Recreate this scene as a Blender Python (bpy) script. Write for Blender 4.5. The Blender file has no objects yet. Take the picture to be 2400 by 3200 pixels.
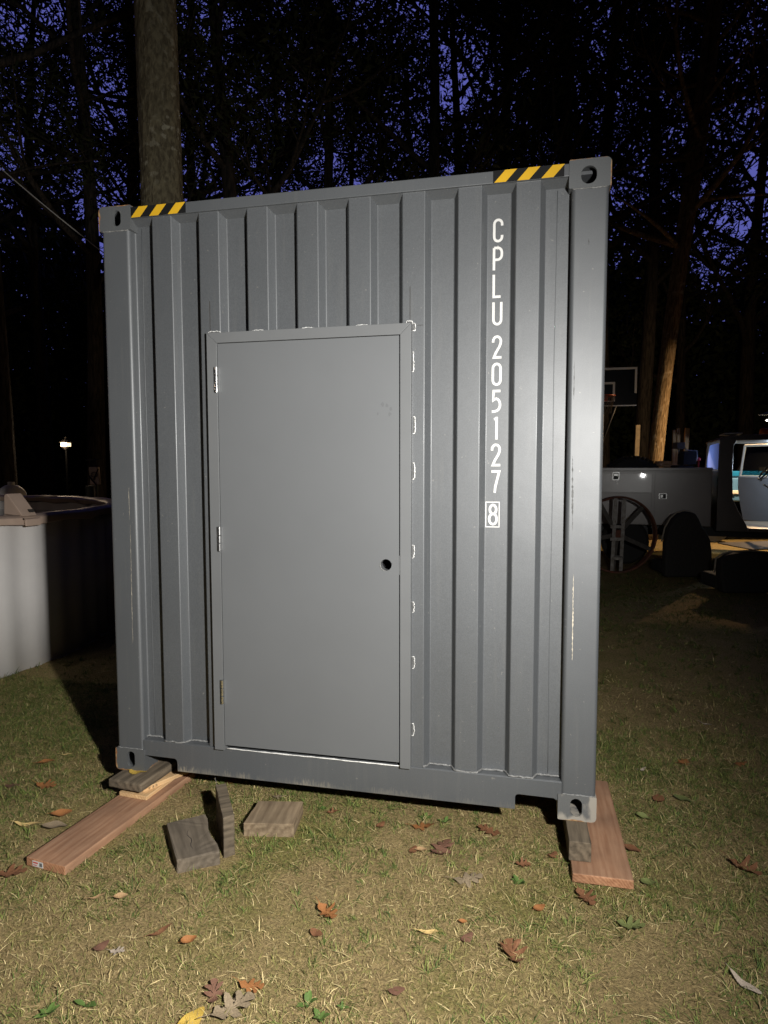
import bpy, bmesh, math, random
import numpy as np
from mathutils import Vector, Matrix, Quaternion

# ------------------------------------------------------------------ scene, camera, sky, lamp
SC = bpy.context.scene
COL = SC.collection
R = math.radians
PI = math.pi
GZ = 0.0                                   # ground level
CAM = Vector((2.1159, -2.9337, 1.7297))
YAW, PITCH, ROLL, FOC = 0.22005, -0.07067, 0.00151, 2012.2
cam_d = bpy.data.cameras.new('camera')
cam_d.sensor_fit = 'HORIZONTAL'; cam_d.sensor_width = 36.0
cam_d.lens = FOC / 2400 * 36.0
cam_d.clip_start = 0.05; cam_d.clip_end = 500
cam = bpy.data.objects.new('camera', cam_d); COL.objects.link(cam)
_R = (Matrix.Rotation(YAW, 3, 'Z') @ Matrix.Rotation(PITCH, 3, 'X') @ Matrix.Rotation(ROLL, 3, 'Y'))
_rt, _fw, _up = _R @ Vector((1, 0, 0)), _R @ Vector((0, 1, 0)), _R @ Vector((0, 0, 1))
cam.matrix_world = Matrix((( _rt.x, _up.x, -_fw.x, CAM.x), (_rt.y, _up.y, -_fw.y, CAM.y),
                           (_rt.z, _up.z, -_fw.z, CAM.z), (0, 0, 0, 1)))
SC.camera = cam

SC.view_settings.view_transform = 'Standard'
SC.view_settings.look = 'None'
SC.view_settings.exposure = 0.0
SC.view_settings.gamma = 1.0
SC.render.engine = 'CYCLES'
SC.cycles.max_bounces = 6
SC.cycles.diffuse_bounces = 3
SC.cycles.glossy_bounces = 3
SC.cycles.transmission_bounces = 4
SC.cycles.sample_clamp_indirect = 3.0

world = bpy.data.worlds.new('World'); SC.world = world
world.use_nodes = True
wn = world.node_tree
bg = wn.nodes['Background']
skyt = wn.nodes.new('ShaderNodeTexSky'); skyt.sky_type = 'NISHITA'; skyt.sun_disc = False
skyt.sun_elevation = R(-4.0); skyt.sun_rotation = R(-12); skyt.ozone_density = 3.0
# dusk: the afterglow stands behind the trees ahead, the rest of the sky is already night
tcw = wn.nodes.new('ShaderNodeTexCoord')
dot = wn.nodes.new('ShaderNodeVectorMath'); dot.operation = 'DOT_PRODUCT'
wn.links.new(tcw.outputs['Generated'], dot.inputs[0]); dot.inputs[1].default_value = (-0.2076, 0.9280, 0.3090)
glow = wn.nodes.new('ShaderNodeMapRange'); glow.interpolation_type = 'SMOOTHSTEP'
glow.inputs[1].default_value = 0.45; glow.inputs[2].default_value = 0.80; glow.inputs[3].default_value = 0.012; glow.inputs[4].default_value = 1.0
wn.links.new(dot.outputs['Value'], glow.inputs[0])
tint = wn.nodes.new('ShaderNodeMix'); tint.data_type = 'RGBA'; tint.inputs[0].default_value = 0.85
wn.links.new(skyt.outputs[0], tint.inputs[6]); tint.inputs[7].default_value = (0.112, 0.120, 0.45, 1)
wn.links.new(tint.outputs[2], bg.inputs[0]); wn.links.new(glow.outputs[0], bg.inputs[1])

def lamp(name, kind, loc, power, color, size=0.05):
    l = bpy.data.lights.new(name, kind); l.energy = power; l.color = color
    l.shadow_soft_size = size
    o = bpy.data.objects.new(name, l); o.location = loc; COL.objects.link(o)
    return o
LAMP = Vector((2.85, -2.62, 2.02))          # the hand-held work lamp that lights the container
key = lamp('work_lamp', 'SPOT', LAMP, 920, (1.0, 0.985, 0.950), 0.045)
key.data.spot_size = R(130); key.data.spot_blend = 1.0
key.rotation_euler = (Vector((0.02, 0.0, 1.0)) - LAMP).to_track_quat('-Z', 'Y').to_euler()

# ------------------------------------------------------------------ helpers
def W(u, v, D):
    """world point seen at pixel (u, v) of the 2400x3200 photo at depth D"""
    d = _R @ Vector(((u - 1200) / FOC, 1.0, -(v - 1600) / FOC))
    return CAM + d * D
FH = Vector((_fw.x, _fw.y, 0)).normalized()
RH = Vector((FH.y, -FH.x, 0))
def F(u, D, z=0.0):
    """ground-plan point at column u, depth D along the view, height z"""
    p = CAM + RH * ((u - 1200) / FOC * D) + FH * D
    return Vector((p.x, p.y, z))
def G(u, v, z=0.0):
    d = _R @ Vector(((u - 1200) / FOC, 1.0, -(v - 1600) / FOC))
    t = (z - CAM.z) / d.z
    return CAM + d * t

def tag(o, label=None, cat=None, group=None, kind=None):
    if label: o['label'] = label
    if cat: o['category'] = cat
    if group: o['group'] = group
    if kind: o['kind'] = kind
    return o
def empty(name, loc=(0, 0, 0), rz=0.0, label=None, cat=None, group=None):
    o = bpy.data.objects.new(name, None); o.empty_display_size = 0.1
    o.location = loc; o.rotation_euler = (0, 0, rz); COL.objects.link(o)
    return tag(o, label, cat, group)
def obj(name, bm, mat, parent=None, smooth=False, angle=None):
    me = bpy.data.meshes.new(name)
    bmesh.ops.recalc_face_normals(bm, faces=bm.faces[:])
    bm.to_mesh(me); bm.free()
    for m in (mat if isinstance(mat, (list, tuple)) else [mat]): me.materials.append(m)
    if smooth:
        me.polygons.foreach_set('use_smooth', [True] * len(me.polygons))
        if angle: me.set_sharp_from_angle(angle=R(angle))
    o = bpy.data.objects.new(name, me); COL.objects.link(o)
    if parent: o.parent = parent
    if smooth and angle:
        w = o.modifiers.new('flat_faces', 'WEIGHTED_NORMAL'); w.keep_sharp = True; w.weight = 90
    return o
def mesh_np(name, verts, faces, mat, parent=None, smooth=False, link=True):
    """verts (n,3), faces (m,k) numpy arrays"""
    me = bpy.data.meshes.new(name)
    n, (m, k) = len(verts), faces.shape
    me.vertices.add(n); me.vertices.foreach_set('co', np.ascontiguousarray(verts, dtype=np.float32).ravel())
    me.loops.add(m * k); me.loops.foreach_set('vertex_index', np.ascontiguousarray(faces, dtype=np.int32).ravel())
    me.polygons.add(m)
    me.polygons.foreach_set('loop_start', np.arange(0, m * k, k, dtype=np.int32))
    me.polygons.foreach_set('loop_total', np.full(m, k, dtype=np.int32))
    if smooth: me.polygons.foreach_set('use_smooth', np.ones(m, dtype=bool))
    me.materials.append(mat)
    me.update(calc_edges=True)
    if not link: return me
    o = bpy.data.objects.new(name, me); COL.objects.link(o)
    if parent: o.parent = parent
    return o
def box(bm, lo, hi, bevel=0.0, seg=2, M=None):
    t = bmesh.new()
    bmesh.ops.create_cube(t, size=1.0)
    s = [hi[i] - lo[i] for i in range(3)]; c = [(hi[i] + lo[i]) / 2 for i in range(3)]
    for v in t.verts: v.co = Vector((v.co.x * s[0] + c[0], v.co.y * s[1] + c[1], v.co.z * s[2] + c[2]))
    if bevel: bmesh.ops.bevel(t, geom=t.edges[:], offset=bevel, segments=seg, affect='EDGES', profile=0.5)
    if M is not None: bmesh.ops.transform(t, matrix=M, verts=t.verts[:])
    me = bpy.data.meshes.new('tmp'); t.to_mesh(me); t.free(); bm.from_mesh(me); bpy.data.meshes.remove(me)
def prism(bm, pts, axis, a, b, bevel=0.0, seg=2):
    """extrude a 2-D outline along axis from a to b"""
    t = bmesh.new()
    def P(p, h):
        return {0: (h, p[0], p[1]), 1: (p[0], h, p[1]), 2: (p[0], p[1], h)}[axis]
    A = [t.verts.new(P(p, a)) for p in pts]; B = [t.verts.new(P(p, b)) for p in pts]
    n = len(pts)
    t.faces.new(A); t.faces.new(B)
    for i in range(n): t.faces.new((A[i], A[(i + 1) % n], B[(i + 1) % n], B[i]))
    if bevel:
        bmesh.ops.recalc_face_normals(t, faces=t.faces[:])
        e = [e for e in t.edges if len(e.link_faces) == 2 and e.calc_face_angle(0) > 0.6]
        bmesh.ops.bevel(t, geom=e, offset=bevel, segments=seg, affect='EDGES', profile=0.5)
    me = bpy.data.meshes.new('tmp'); t.to_mesh(me); t.free(); bm.from_mesh(me); bpy.data.meshes.remove(me)
def tube(bm, pts, rad, n=8, cap=True):
    pts = [Vector(p) for p in pts]
    rad = rad if isinstance(rad, (list, tuple)) else [rad] * len(pts)
    rings = []; prev = None
    for i, p in enumerate(pts):
        d = (pts[min(i + 1, len(pts) - 1)] - pts[max(i - 1, 0)]).normalized()
        if prev is None:
            a = d.orthogonal().normalized()
        else:
            a = (prev - d * prev.dot(d)).normalized()
        prev = a; b = d.cross(a)
        rings.append([bm.verts.new(p + (a * math.cos(2 * PI * k / n) + b * math.sin(2 * PI * k / n)) * rad[i]) for k in range(n)])
    for i in range(len(rings) - 1):
        for k in range(n):
            bm.faces.new((rings[i][k], rings[i][(k + 1) % n], rings[i + 1][(k + 1) % n], rings[i + 1][k]))
    if cap:
        bm.faces.new(rings[0]); bm.faces.new(rings[-1])
def lathe(bm, prof, n=24, c=(0, 0, 0)):
    rings = [[bm.verts.new((c[0] + r * math.cos(2 * PI * k / n), c[1] + r * math.sin(2 * PI * k / n), c[2] + z)) for k in range(n)] for r, z in prof]
    for i in range(len(rings) - 1):
        for k in range(n):
            bm.faces.new((rings[i][k], rings[i][(k + 1) % n], rings[i + 1][(k + 1) % n], rings[i + 1][k]))
    bm.faces.new(rings[0]); bm.faces.new(rings[-1])
def rrect(x0, z0, x1, z1, r, seg=5, corners=(1, 1, 1, 1)):
    """rounded rectangle, counter-clockwise from bottom right; corners = br, tr, tl, bl"""
    out = []
    for (cx, cz, a0, on) in ((x1 - r, z0 + r, -90, corners[0]), (x1 - r, z1 - r, 0, corners[1]),
                             (x0 + r, z1 - r, 90, corners[2]), (x0 + r, z0 + r, 180, corners[3])):
        if on:
            for k in range(seg + 1):
                a = R(a0 + 90 * k / seg); out.append((cx + r * math.cos(a), cz + r * math.sin(a)))
        else:
            out.append((cx + (r if cx > (x0 + x1) / 2 else -r), cz + (r if cz > (z0 + z1) / 2 else -r)))
    return out

# ------------------------------------------------------------------ materials
def mat(name, base, rough=0.6, metal=0.0, spec=0.5, var=0.0, vscale=6.0, second=None, stretch=(1, 1, 1),
        bump=0.0, bscale=40.0, rvar=0.0, coat=0.0, detail=5.0, coords='Object', lo=0.35, hi=0.65):
    m = bpy.data.materials.new(name); m.use_nodes = True
    nt = m.node_tree; b = nt.nodes['Principled BSDF']
    b.inputs['Base Color'].default_value = (*base, 1); b.inputs['Roughness'].default_value = rough
    b.inputs['Metallic'].default_value = metal; b.inputs['Specular IOR Level'].default_value = spec
    b.inputs['Coat Weight'].default_value = coat
    tc = nt.nodes.new('ShaderNodeTexCoord'); mp = nt.nodes.new('ShaderNodeMapping')
    nt.links.new(tc.outputs[coords], mp.inputs[0]); mp.inputs['Scale'].default_value = stretch
    nz = nt.nodes.new('ShaderNodeTexNoise'); nz.inputs['Scale'].default_value = vscale; nz.inputs['Detail'].default_value = detail
    nz.inputs['Roughness'].default_value = 0.62
    nt.links.new(mp.outputs[0], nz.inputs[0])
    m['_n'] = 1
    if second is not None or var:
        rp = nt.nodes.new('ShaderNodeValToRGB'); nt.links.new(nz.outputs[0], rp.inputs[0])
        if second is None:
            second = tuple(c * (1 + var) for c in base); first = tuple(c * (1 - var) for c in base)
        else: first = base
        rp.color_ramp.elements[0].position = lo; rp.color_ramp.elements[1].position = hi
        rp.color_ramp.elements[0].color = (*first, 1); rp.color_ramp.elements[1].color = (*second, 1)
        nt.links.new(rp.outputs[0], b.inputs['Base Color'])
    if rvar:
        mr = nt.nodes.new('ShaderNodeMapRange'); nt.links.new(nz.outputs[0], mr.inputs[0])
        mr.inputs[3].default_value = max(0.03, rough - rvar); mr.inputs[4].default_value = rough + rvar
        nt.links.new(mr.outputs[0], b.inputs['Roughness'])
    if bump:
        n2 = nt.nodes.new('ShaderNodeTexNoise'); n2.inputs['Scale'].default_value = bscale; n2.inputs['Detail'].default_value = 6
        nt.links.new(mp.outputs[0], n2.inputs[0])
        bp = nt.nodes.new('ShaderNodeBump'); bp.inputs['Strength'].default_value = bump; bp.inputs['Distance'].default_value = 0.02
        nt.links.new(n2.outputs[0], bp.inputs['Height']); nt.links.new(bp.outputs[0], b.inputs['Normal'])
    return m
def emis(name, col, strength):
    m = bpy.data.materials.new(name); m.use_nodes = True
    b = m.node_tree.nodes['Principled BSDF']
    b.inputs['Base Color'].default_value = (*col, 1)
    b.inputs['Emission Color'].default_value = (*col, 1); b.inputs['Emission Strength'].default_value = strength
    return m
def container_mat(name, base, rust=0.0, worn=False, scuff=False, rough=0.52, grain=0.10, coat=(0.07, 0.30)):
    """semi-matt container paint: fine overspray grain, faint large blotches, optional rust and bottom scuffs"""
    m = bpy.data.materials.new(name); m.use_nodes = True
    nt = m.node_tree; N = nt.nodes.new; L = nt.links.new
    b = nt.nodes['Principled BSDF']
    tc = N('ShaderNodeTexCoord')
    def noise(scale, detail=4, st=(1, 1, 1)):
        mp = N('ShaderNodeMapping'); mp.inputs['Scale'].default_value = st; L(tc.outputs['Object'], mp.inputs[0])
        n = N('ShaderNodeTexNoise'); n.inputs['Scale'].default_value = scale; n.inputs['Detail'].default_value = detail
        L(mp.outputs[0], n.inputs[0]); return n.outputs[0]
    def ramp(fac, p0, p1, c0=(0, 0, 0), c1=(1, 1, 1)):
        r = N('ShaderNodeValToRGB'); r.color_ramp.elements[0].position = p0; r.color_ramp.elements[1].position = p1
        r.color_ramp.elements[0].color = (*c0, 1); r.color_ramp.elements[1].color = (*c1, 1); L(fac, r.inputs[0]); return r.outputs[0]
    def mix(fac, a, c, t='MIX'):
        x = N('ShaderNodeMix'); x.data_type = 'RGBA'; x.blend_type = t
        if isinstance(fac, float): x.inputs[0].default_value = fac
        else: L(fac, x.inputs[0])
        if isinstance(a, tuple): x.inputs[6].default_value = (*a, 1)
        else: L(a, x.inputs[6])
        if isinstance(c, tuple): x.inputs[7].default_value = (*c, 1)
        else: L(c, x.inputs[7])
        return x.outputs[2]
    blot = ramp(noise(1.7, 6), 0.3, 0.72, tuple(c * 0.93 for c in base), tuple(c * 1.07 for c in base))
    fine = ramp(noise(230, 3), 0.35, 0.7, (1 - grain,) * 3, (1 + grain,) * 3)
    b.inputs['Specular IOR Level'].default_value = 0.9; b.inputs['Coat Weight'].default_value = coat[0]; b.inputs['Coat Roughness'].default_value = coat[1]
    col = mix(1.0, blot, fine, 'MULTIPLY')
    streak = ramp(noise(7, 5, (6, 6, 0.35)), 0.56, 0.80)
    col = mix(mix(1.0, streak, (0.16,) * 3, 'MULTIPLY'), col, (0.16, 0.155, 0.14))
    spk = ramp(noise(55, 2), 0.735, 0.755)
    col = mix(mix(1.0, spk, (0.5,) * 3, 'MULTIPLY'), col, (0.22, 0.21, 0.19))
    if scuff:
        sx = N('ShaderNodeSeparateXYZ'); L(tc.outputs['Object'], sx.inputs[0])
        mr = N('ShaderNodeMapRange'); L(sx.outputs[2], mr.inputs[0])
        mr.inputs[1].default_value = 0.143; mr.inputs[2].default_value = 0.205; mr.inputs[3].default_value = 1; mr.inputs[4].default_value = 0
        mx = N('ShaderNodeMapRange'); L(sx.outputs[0], mx.inputs[0])
        mx.inputs[1].default_value = 0.7; mx.inputs[2].default_value = 1.5; mx.inputs[3].default_value = 1; mx.inputs[4].default_value = 0.25
        st = noise(30, 8, (6, 1, 0.9))
        ad = N('ShaderNodeMath'); ad.operation = 'MULTIPLY_ADD'; L(mr.outputs[0], ad.inputs[0]); ad.inputs[1].default_value = 0.42; L(st, ad.inputs[2])
        mk = ramp(ad.outputs[0], 0.73, 0.86)
        mk = mix(1.0, mix(1.0, mk, mx.outputs[0], 'MULTIPLY'), ramp(noise(8, 4, (1, 1, 0.3)), 0.36, 0.60), 'MULTIPLY')
        col = mix(mk, col, (0.24, 0.215, 0.17))
    if rust:
        sx = N('ShaderNodeSeparateXYZ'); L(tc.outputs['Object'], sx.inputs[0])
        def near(out, val, w):
            a = N('ShaderNodeMath'); a.operation = 'SUBTRACT'; L(out, a.inputs[0]); a.inputs[1].default_value = val
            b_ = N('ShaderNodeMath'); b_.operation = 'ABSOLUTE'; L(a.outputs[0], b_.inputs[0])
            c = N('ShaderNodeMapRange'); L(b_.outputs[0], c.inputs[0]); c.inputs[1].default_value = 0.0; c.inputs[2].default_value = w; c.inputs[3].default_value = 1; c.inputs[4].default_value = 0
            return c.outputs[0]
        def mx(a, b_):
            m_ = N('ShaderNodeMath'); m_.operation = 'MAXIMUM'; L(a, m_.inputs[0]); L(b_, m_.inputs[1]); return m_.outputs[0]
        e = mx(mx(near(sx.outputs[0], -0.002, 0.022), near(sx.outputs[2], CT, 0.006)), mx(near(sx.outputs[0], 2.438, 0.005), near(sx.outputs[2], CB, 0.012)))
        ad = N('ShaderNodeMath'); ad.operation = 'MULTIPLY_ADD'; L(e, ad.inputs[0]); ad.inputs[1].default_value = 0.40; L(noise(16, 7), ad.inputs[2])
        rm2 = ramp(ad.outputs[0], 0.74, 0.86)
        if worn:
            wv = N('ShaderNodeMath'); wv.operation = 'MULTIPLY_ADD'; L(mx(near(sx.outputs[0], 2.430, 0.05), near(sx.outputs[2], CB, 0.045)), wv.inputs[0]); wv.inputs[1].default_value = 0.36; L(noise(22, 7, (1, 1, 0.4)), wv.inputs[2])
            col = mix(ramp(wv.outputs[0], 0.58, 0.74), col, (0.30, 0.275, 0.235))
        col = mix(rm2, col, mix(ramp(noise(60, 4), 0.4, 0.65), (0.22, 0.09, 0.03), (0.40, 0.26, 0.12)))
    L(col, b.inputs['Base Color'])
    rr = N('ShaderNodeMapRange'); L(noise(3.0, 6), rr.inputs[0]); rr.inputs[3].default_value = rough - 0.06; rr.inputs[4].default_value = rough + 0.06
    L(rr.outputs[0], b.inputs['Roughness'])
    bp = N('ShaderNodeBump'); bp.inputs['Strength'].default_value = 0.16; bp.inputs['Distance'].default_value = 0.01
    bsum = N('ShaderNodeMath'); bsum.operation = 'MULTIPLY_ADD'; L(noise(260, 2), bsum.inputs[0]); bsum.inputs[1].default_value = 0.05
    L(noise(4.5, 3), bsum.inputs[2]); L(bsum.outputs[0], bp.inputs['Height']); L(bp.outputs[0], b.inputs['Normal'])
    return m
def wood_mat(name, light, dark, axis=0, scale=1.0, rough=0.75, knots=True, band=22.0):
    """grain runs along the object's own axis; end faces show rings because the texture is solid"""
    m = bpy.data.materials.new(name); m.use_nodes = True
    nt = m.node_tree; N = nt.nodes.new; L = nt.links.new; b = nt.nodes['Principled BSDF']
    tc = N('ShaderNodeTexCoord'); mp = N('ShaderNodeMapping')
    s = [1.0, 1.0, 1.0]; s[axis] = 0.10
    mp.inputs['Scale'].default_value = [c * scale for c in s]
    mp.inputs['Location'].default_value = [0.33 if i != axis else 0.0 for i in range(3)]
    L(tc.outputs['Object'], mp.inputs[0])
    wv = N('ShaderNodeTexWave'); wv.wave_type = 'RINGS'; wv.rings_direction = 'XYZ'[axis]
    wv.inputs['Scale'].default_value = band; wv.inputs['Distortion'].default_value = 7.0; wv.inputs['Detail'].default_value = 4
    wv.inputs['Detail Scale'].default_value = 1.2
    L(mp.outputs[0], wv.inputs[0])
    nz = N('ShaderNodeTexNoise'); nz.inputs['Scale'].default_value = 60; nz.inputs['Detail'].default_value = 5; L(mp.outputs[0], nz.inputs[0])
    ng = N('ShaderNodeTexNoise'); ng.inputs['Scale'].default_value = 5; ng.inputs['Detail'].default_value = 5; L(tc.outputs['Object'], ng.inputs[0])
    a = N('ShaderNodeMath'); a.operation = 'MULTIPLY_ADD'; L(wv.outputs[1], a.inputs[0]); a.inputs[1].default_value = 0.24; 
    c2 = N('ShaderNodeMath'); c2.operation = 'MULTIPLY'; L(nz.outputs[0], c2.inputs[0]); c2.inputs[1].default_value = 0.95
    L(c2.outputs[0], a.inputs[2])
    r = N('ShaderNodeValToRGB'); L(a.outputs[0], r.inputs[0])
    r.color_ramp.elements[0].position = 0.28; r.color_ramp.elements[1].position = 0.82
    r.color_ramp.elements[0].color = (*dark, 1); r.color_ramp.elements[1].color = (*light, 1)
    r2 = N('ShaderNodeValToRGB'); L(ng.outputs[0], r2.inputs[0])
    r2.color_ramp.elements[0].position = 0.3; r2.color_ramp.elements[1].position = 0.7
    r2.color_ramp.elements[0].color = (0.72, 0.72, 0.72, 1); r2.color_ramp.elements[1].color = (1.12, 1.1, 1.06, 1)
    x = N('ShaderNodeMix'); x.data_type = 'RGBA'; x.blend_type = 'MULTIPLY'; x.inputs[0].default_value = 1
    L(r.outputs[0], x.inputs[6]); L(r2.outputs[0], x.inputs[7]); L(x.outputs[2], b.inputs['Base Color'])
    b.inputs['Roughness'].default_value = rough; b.inputs['Specular IOR Level'].default_value = 0.3
    bp = N('ShaderNodeBump'); bp.inputs['Strength'].default_value = 0.35; bp.inputs['Distance'].default_value = 0.004
    L(a.outputs[0], bp.inputs['Height']); L(bp.outputs[0], b.inputs['Normal'])
    return m
def bark_mat(name, dark, light, lichen=None, scale=1.0, zs=0.16):
    m = bpy.data.materials.new(name); m.use_nodes = True
    nt = m.node_tree; N = nt.nodes.new; L = nt.links.new; b = nt.nodes['Principled BSDF']
    tc = N('ShaderNodeTexCoord'); mp = N('ShaderNodeMapping'); mp.inputs['Scale'].default_value = (scale, scale, zs * scale); L(tc.outputs['Object'], mp.inputs[0])
    n1 = N('ShaderNodeTexNoise'); n1.inputs['Scale'].default_value = 26; n1.inputs['Detail'].default_value = 6; n1.inputs['Distortion'].default_value = 0.6; L(mp.outputs[0], n1.inputs[0])
    r = N('ShaderNodeValToRGB'); L(n1.outputs[0], r.inputs[0])
    r.color_ramp.elements[0].position = 0.38; r.color_ramp.elements[1].position = 0.62
    r.color_ramp.elements[0].color = (*dark, 1); r.color_ramp.elements[1].color = (*light, 1)
    col = r.outputs[0]
    if lichen:
        n2 = N('ShaderNodeTexNoise'); n2.inputs['Scale'].default_value = 11; n2.inputs['Detail'].default_value = 4; L(tc.outputs['Object'], n2.inputs[0])
        r2 = N('ShaderNodeValToRGB'); L(n2.outputs[0], r2.inputs[0]); r2.color_ramp.elements[0].position = 0.56; r2.color_ramp.elements[1].position = 0.63
        x = N('ShaderNodeMix'); x.data_type = 'RGBA'; L(r2.outputs[0], x.inputs[0]); L(col, x.inputs[6]); x.inputs[7].default_value = (*lichen, 1)
        n3 = N('ShaderNodeTexNoise'); n3.inputs['Scale'].default_value = 1.6; L(tc.outputs['Object'], n3.inputs[0])
        r3 = N('ShaderNodeValToRGB'); L(n3.outputs[0], r3.inputs[0]); r3.color_ramp.elements[0].position = 0.42; r3.color_ramp.elements[1].position = 0.62
        y = N('ShaderNodeMix'); y.data_type = 'RGBA'; L(r3.outputs[0], y.inputs[0]); L(col, y.inputs[6]); L(x.outputs[2], y.inputs[7]); col = y.outputs[2]
    L(col, b.inputs['Base Color']); b.inputs['Roughness'].default_value = 0.95; b.inputs['Specular IOR Level'].default_value = 0.15
    bp = N('ShaderNodeBump'); bp.inputs['Strength'].default_value = 0.9; bp.inputs['Distance'].default_value = 0.03
    L(n1.outputs[0], bp.inputs['Height']); L(bp.outputs[0], b.inputs['Normal'])
    return m
def vcol_mat(name, attr, rough=0.8, spec=0.2, trans=0.0):
    m = bpy.data.materials.new(name); m.use_nodes = True
    nt = m.node_tree; b = nt.nodes['Principled BSDF']
    a = nt.nodes.new('ShaderNodeAttribute'); a.attribute_name = attr
    nt.links.new(a.outputs['Color'], b.inputs['Base Color'])
    b.inputs['Roughness'].default_value = rough; b.inputs['Specular IOR Level'].default_value = spec
    return m

CB, CT = 0.127, 3.023
BODY = (0.074, 0.0785, 0.083)
M = {}
M['paint'] = container_mat('container_paint', BODY)
M['paint_wall'] = container_mat('container_wall_paint', BODY, grain=0.17, coat=(0.16, 0.20))
M['paint_rail'] = container_mat('container_rail_paint', BODY, scuff=True)
M['paint_cast'] = container_mat('corner_casting_paint', (0.084, 0.088, 0.090), rust=0.6)
M['worn_cast'] = container_mat('worn_casting_paint', (0.105, 0.108, 0.108), rust=1.0, worn=True)
M['weld'] = mat('weld_bead_paint', (0.19, 0.188, 0.182), 0.34, var=0.35, vscale=60, bump=0.5, bscale=120)
M['door'] = mat('door_grey_paint', (0.117, 0.121, 0.1245), 0.52, spec=0.65, var=0.03, vscale=1.2, rvar=0.02, bump=0.012, bscale=3)
M['smudge'] = mat('finger_smudge', (0.104, 0.107, 0.110), 0.56)
M['frame'] = mat('door_frame_paint', (0.124, 0.127, 0.129), 0.52, spec=0.6, var=0.04, vscale=3.0, rvar=0.02)
M['dark'] = mat('dark_void', (0.012, 0.012, 0.013), 0.9, spec=0.1)
M['steel'] = mat('bright_steel', (0.72, 0.72, 0.71), 0.24, 1.0, var=0.1, vscale=40)
M['bare'] = mat('bare_cut_steel', (0.86, 0.85, 0.82), 0.45, 0.3, var=0.2, vscale=80)
M['yellow'] = mat('yellow_tape', (0.62, 0.36, 0.018), 0.40, var=0.05, vscale=10)
M['black_tape'] = mat('black_tape', (0.008, 0.008, 0.008), 0.6, spec=0.25)
M['white_vinyl'] = mat('white_vinyl', (0.60, 0.59, 0.565), 0.55, var=0.03, vscale=12)
M['scratch_pale'] = mat('scratch_pale', (0.52, 0.46, 0.36), 0.8, var=0.3, vscale=50)
M['scratch_dark'] = mat('scratch_dark', (0.09, 0.09, 0.088), 0.7, var=0.3, vscale=60)
M['fir'] = wood_mat('fresh_fir', (0.385, 0.225, 0.138), (0.27, 0.14, 0.08), 1, 1.0, band=13)
M['fir_end'] = wood_mat('fresh_fir_end', (0.50, 0.26, 0.145), (0.27, 0.12, 0.06), 1, 1.0, band=26)
M['pine'] = wood_mat('pale_pine', (0.70, 0.48, 0.26), (0.56, 0.33, 0.15), 1, 1.0, band=24)
M['old'] = wood_mat('weathered_wood', (0.19, 0.15, 0.105), (0.07, 0.055, 0.038), 1, 1.0, rough=0.9, band=9)
M['old2'] = wood_mat('weathered_brown_wood', (0.30, 0.225, 0.145), (0.15, 0.105, 0.065), 0, 1.0, rough=0.9, band=8)
M['old3'] = wood_mat('weathered_grey_wood', (0.185, 0.15, 0.112), (0.10, 0.08, 0.058), 0, 1.0, rough=0.9, band=8)
M['board'] = wood_mat('tan_board', (0.40, 0.26, 0.14), (0.28, 0.17, 0.08), 2, 1.0, band=12)
M['ink'] = mat('black_ink', (0.03, 0.025, 0.02), 0.8)
M['red_ink'] = mat('red_ink', (0.5, 0.04, 0.03), 0.7)
M['grey_ink'] = mat('grey_ink', (0.12, 0.12, 0.12), 0.7)
M['bark_oak'] = bark_mat('oak_bark', (0.085, 0.070, 0.044), (0.17, 0.145, 0.090), (0.30, 0.275, 0.20), zs=0.42)
M['bark_dark'] = bark_mat('dark_bark', (0.016, 0.014, 0.012), (0.05, 0.042, 0.034))
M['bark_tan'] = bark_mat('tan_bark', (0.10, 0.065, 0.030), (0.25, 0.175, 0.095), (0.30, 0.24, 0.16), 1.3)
M['leaf'] = mat('tree_leaves', (0.018, 0.023, 0.010), 0.75, spec=0.12, second=(0.034, 0.038, 0.016), vscale=1.2)
M['leaf_far'] = mat('far_leaves', (0.03, 0.042, 0.018), 0.75, spec=0.15)
M['pool_wall'] = mat('pool_wall_white', (0.66, 0.63, 0.60), 0.5, var=0.04, vscale=3)
M['pool_tan'] = mat('pool_ledge_tan', (0.42, 0.31, 0.24), 0.5, var=0.08, vscale=5)
M['water'] = mat('pool_water', (0.01, 0.03, 0.04), 0.06)
M['grey_body'] = mat('truck_grey_paint', (0.40, 0.375, 0.355), 0.27, spec=0.5, var=0.06, vscale=2.0, coat=0.3)
M['grey_cab'] = mat('truck_cab_paint', (0.16, 0.145, 0.135), 0.38, var=0.1, vscale=3)
M['chrome'] = mat('chrome', (0.42, 0.42, 0.41), 0.34, 1.0)
M['rubber'] = mat('black_rubber', (0.022, 0.021, 0.02), 0.8, bump=0.3, bscale=60)
M['rust'] = mat('rusty_iron', (0.20, 0.065, 0.032), 0.75, second=(0.10, 0.045, 0.03), vscale=14, bump=0.4, bscale=50)
M['old_white'] = mat('flaking_white_paint', (0.42, 0.40, 0.37), 0.7, second=(0.22, 0.19, 0.16), vscale=16)
M['spoke'] = mat('dark_spoke', (0.09, 0.08, 0.07), 0.8, var=0.3, vscale=14)
M['grey_plastic'] = mat('grey_door_card', (0.20, 0.21, 0.23), 0.6, var=0.05, vscale=4)
M['black_plastic'] = mat('black_plastic', (0.02, 0.02, 0.022), 0.5)
M['cloth_dark'] = mat('dark_seat_cloth', (0.035, 0.032, 0.03), 0.9, var=0.2, vscale=30)
M['rim_light'] = mat('pale_rim_light', (0.42, 0.36, 0.28), 0.8)
M['turq'] = mat('turquoise_paint', (0.01, 0.15, 0.36), 0.3, coat=0.4)
M['pale_blue'] = mat('pale_blue_paint', (0.09, 0.22, 0.44), 0.3, coat=0.4)
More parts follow.
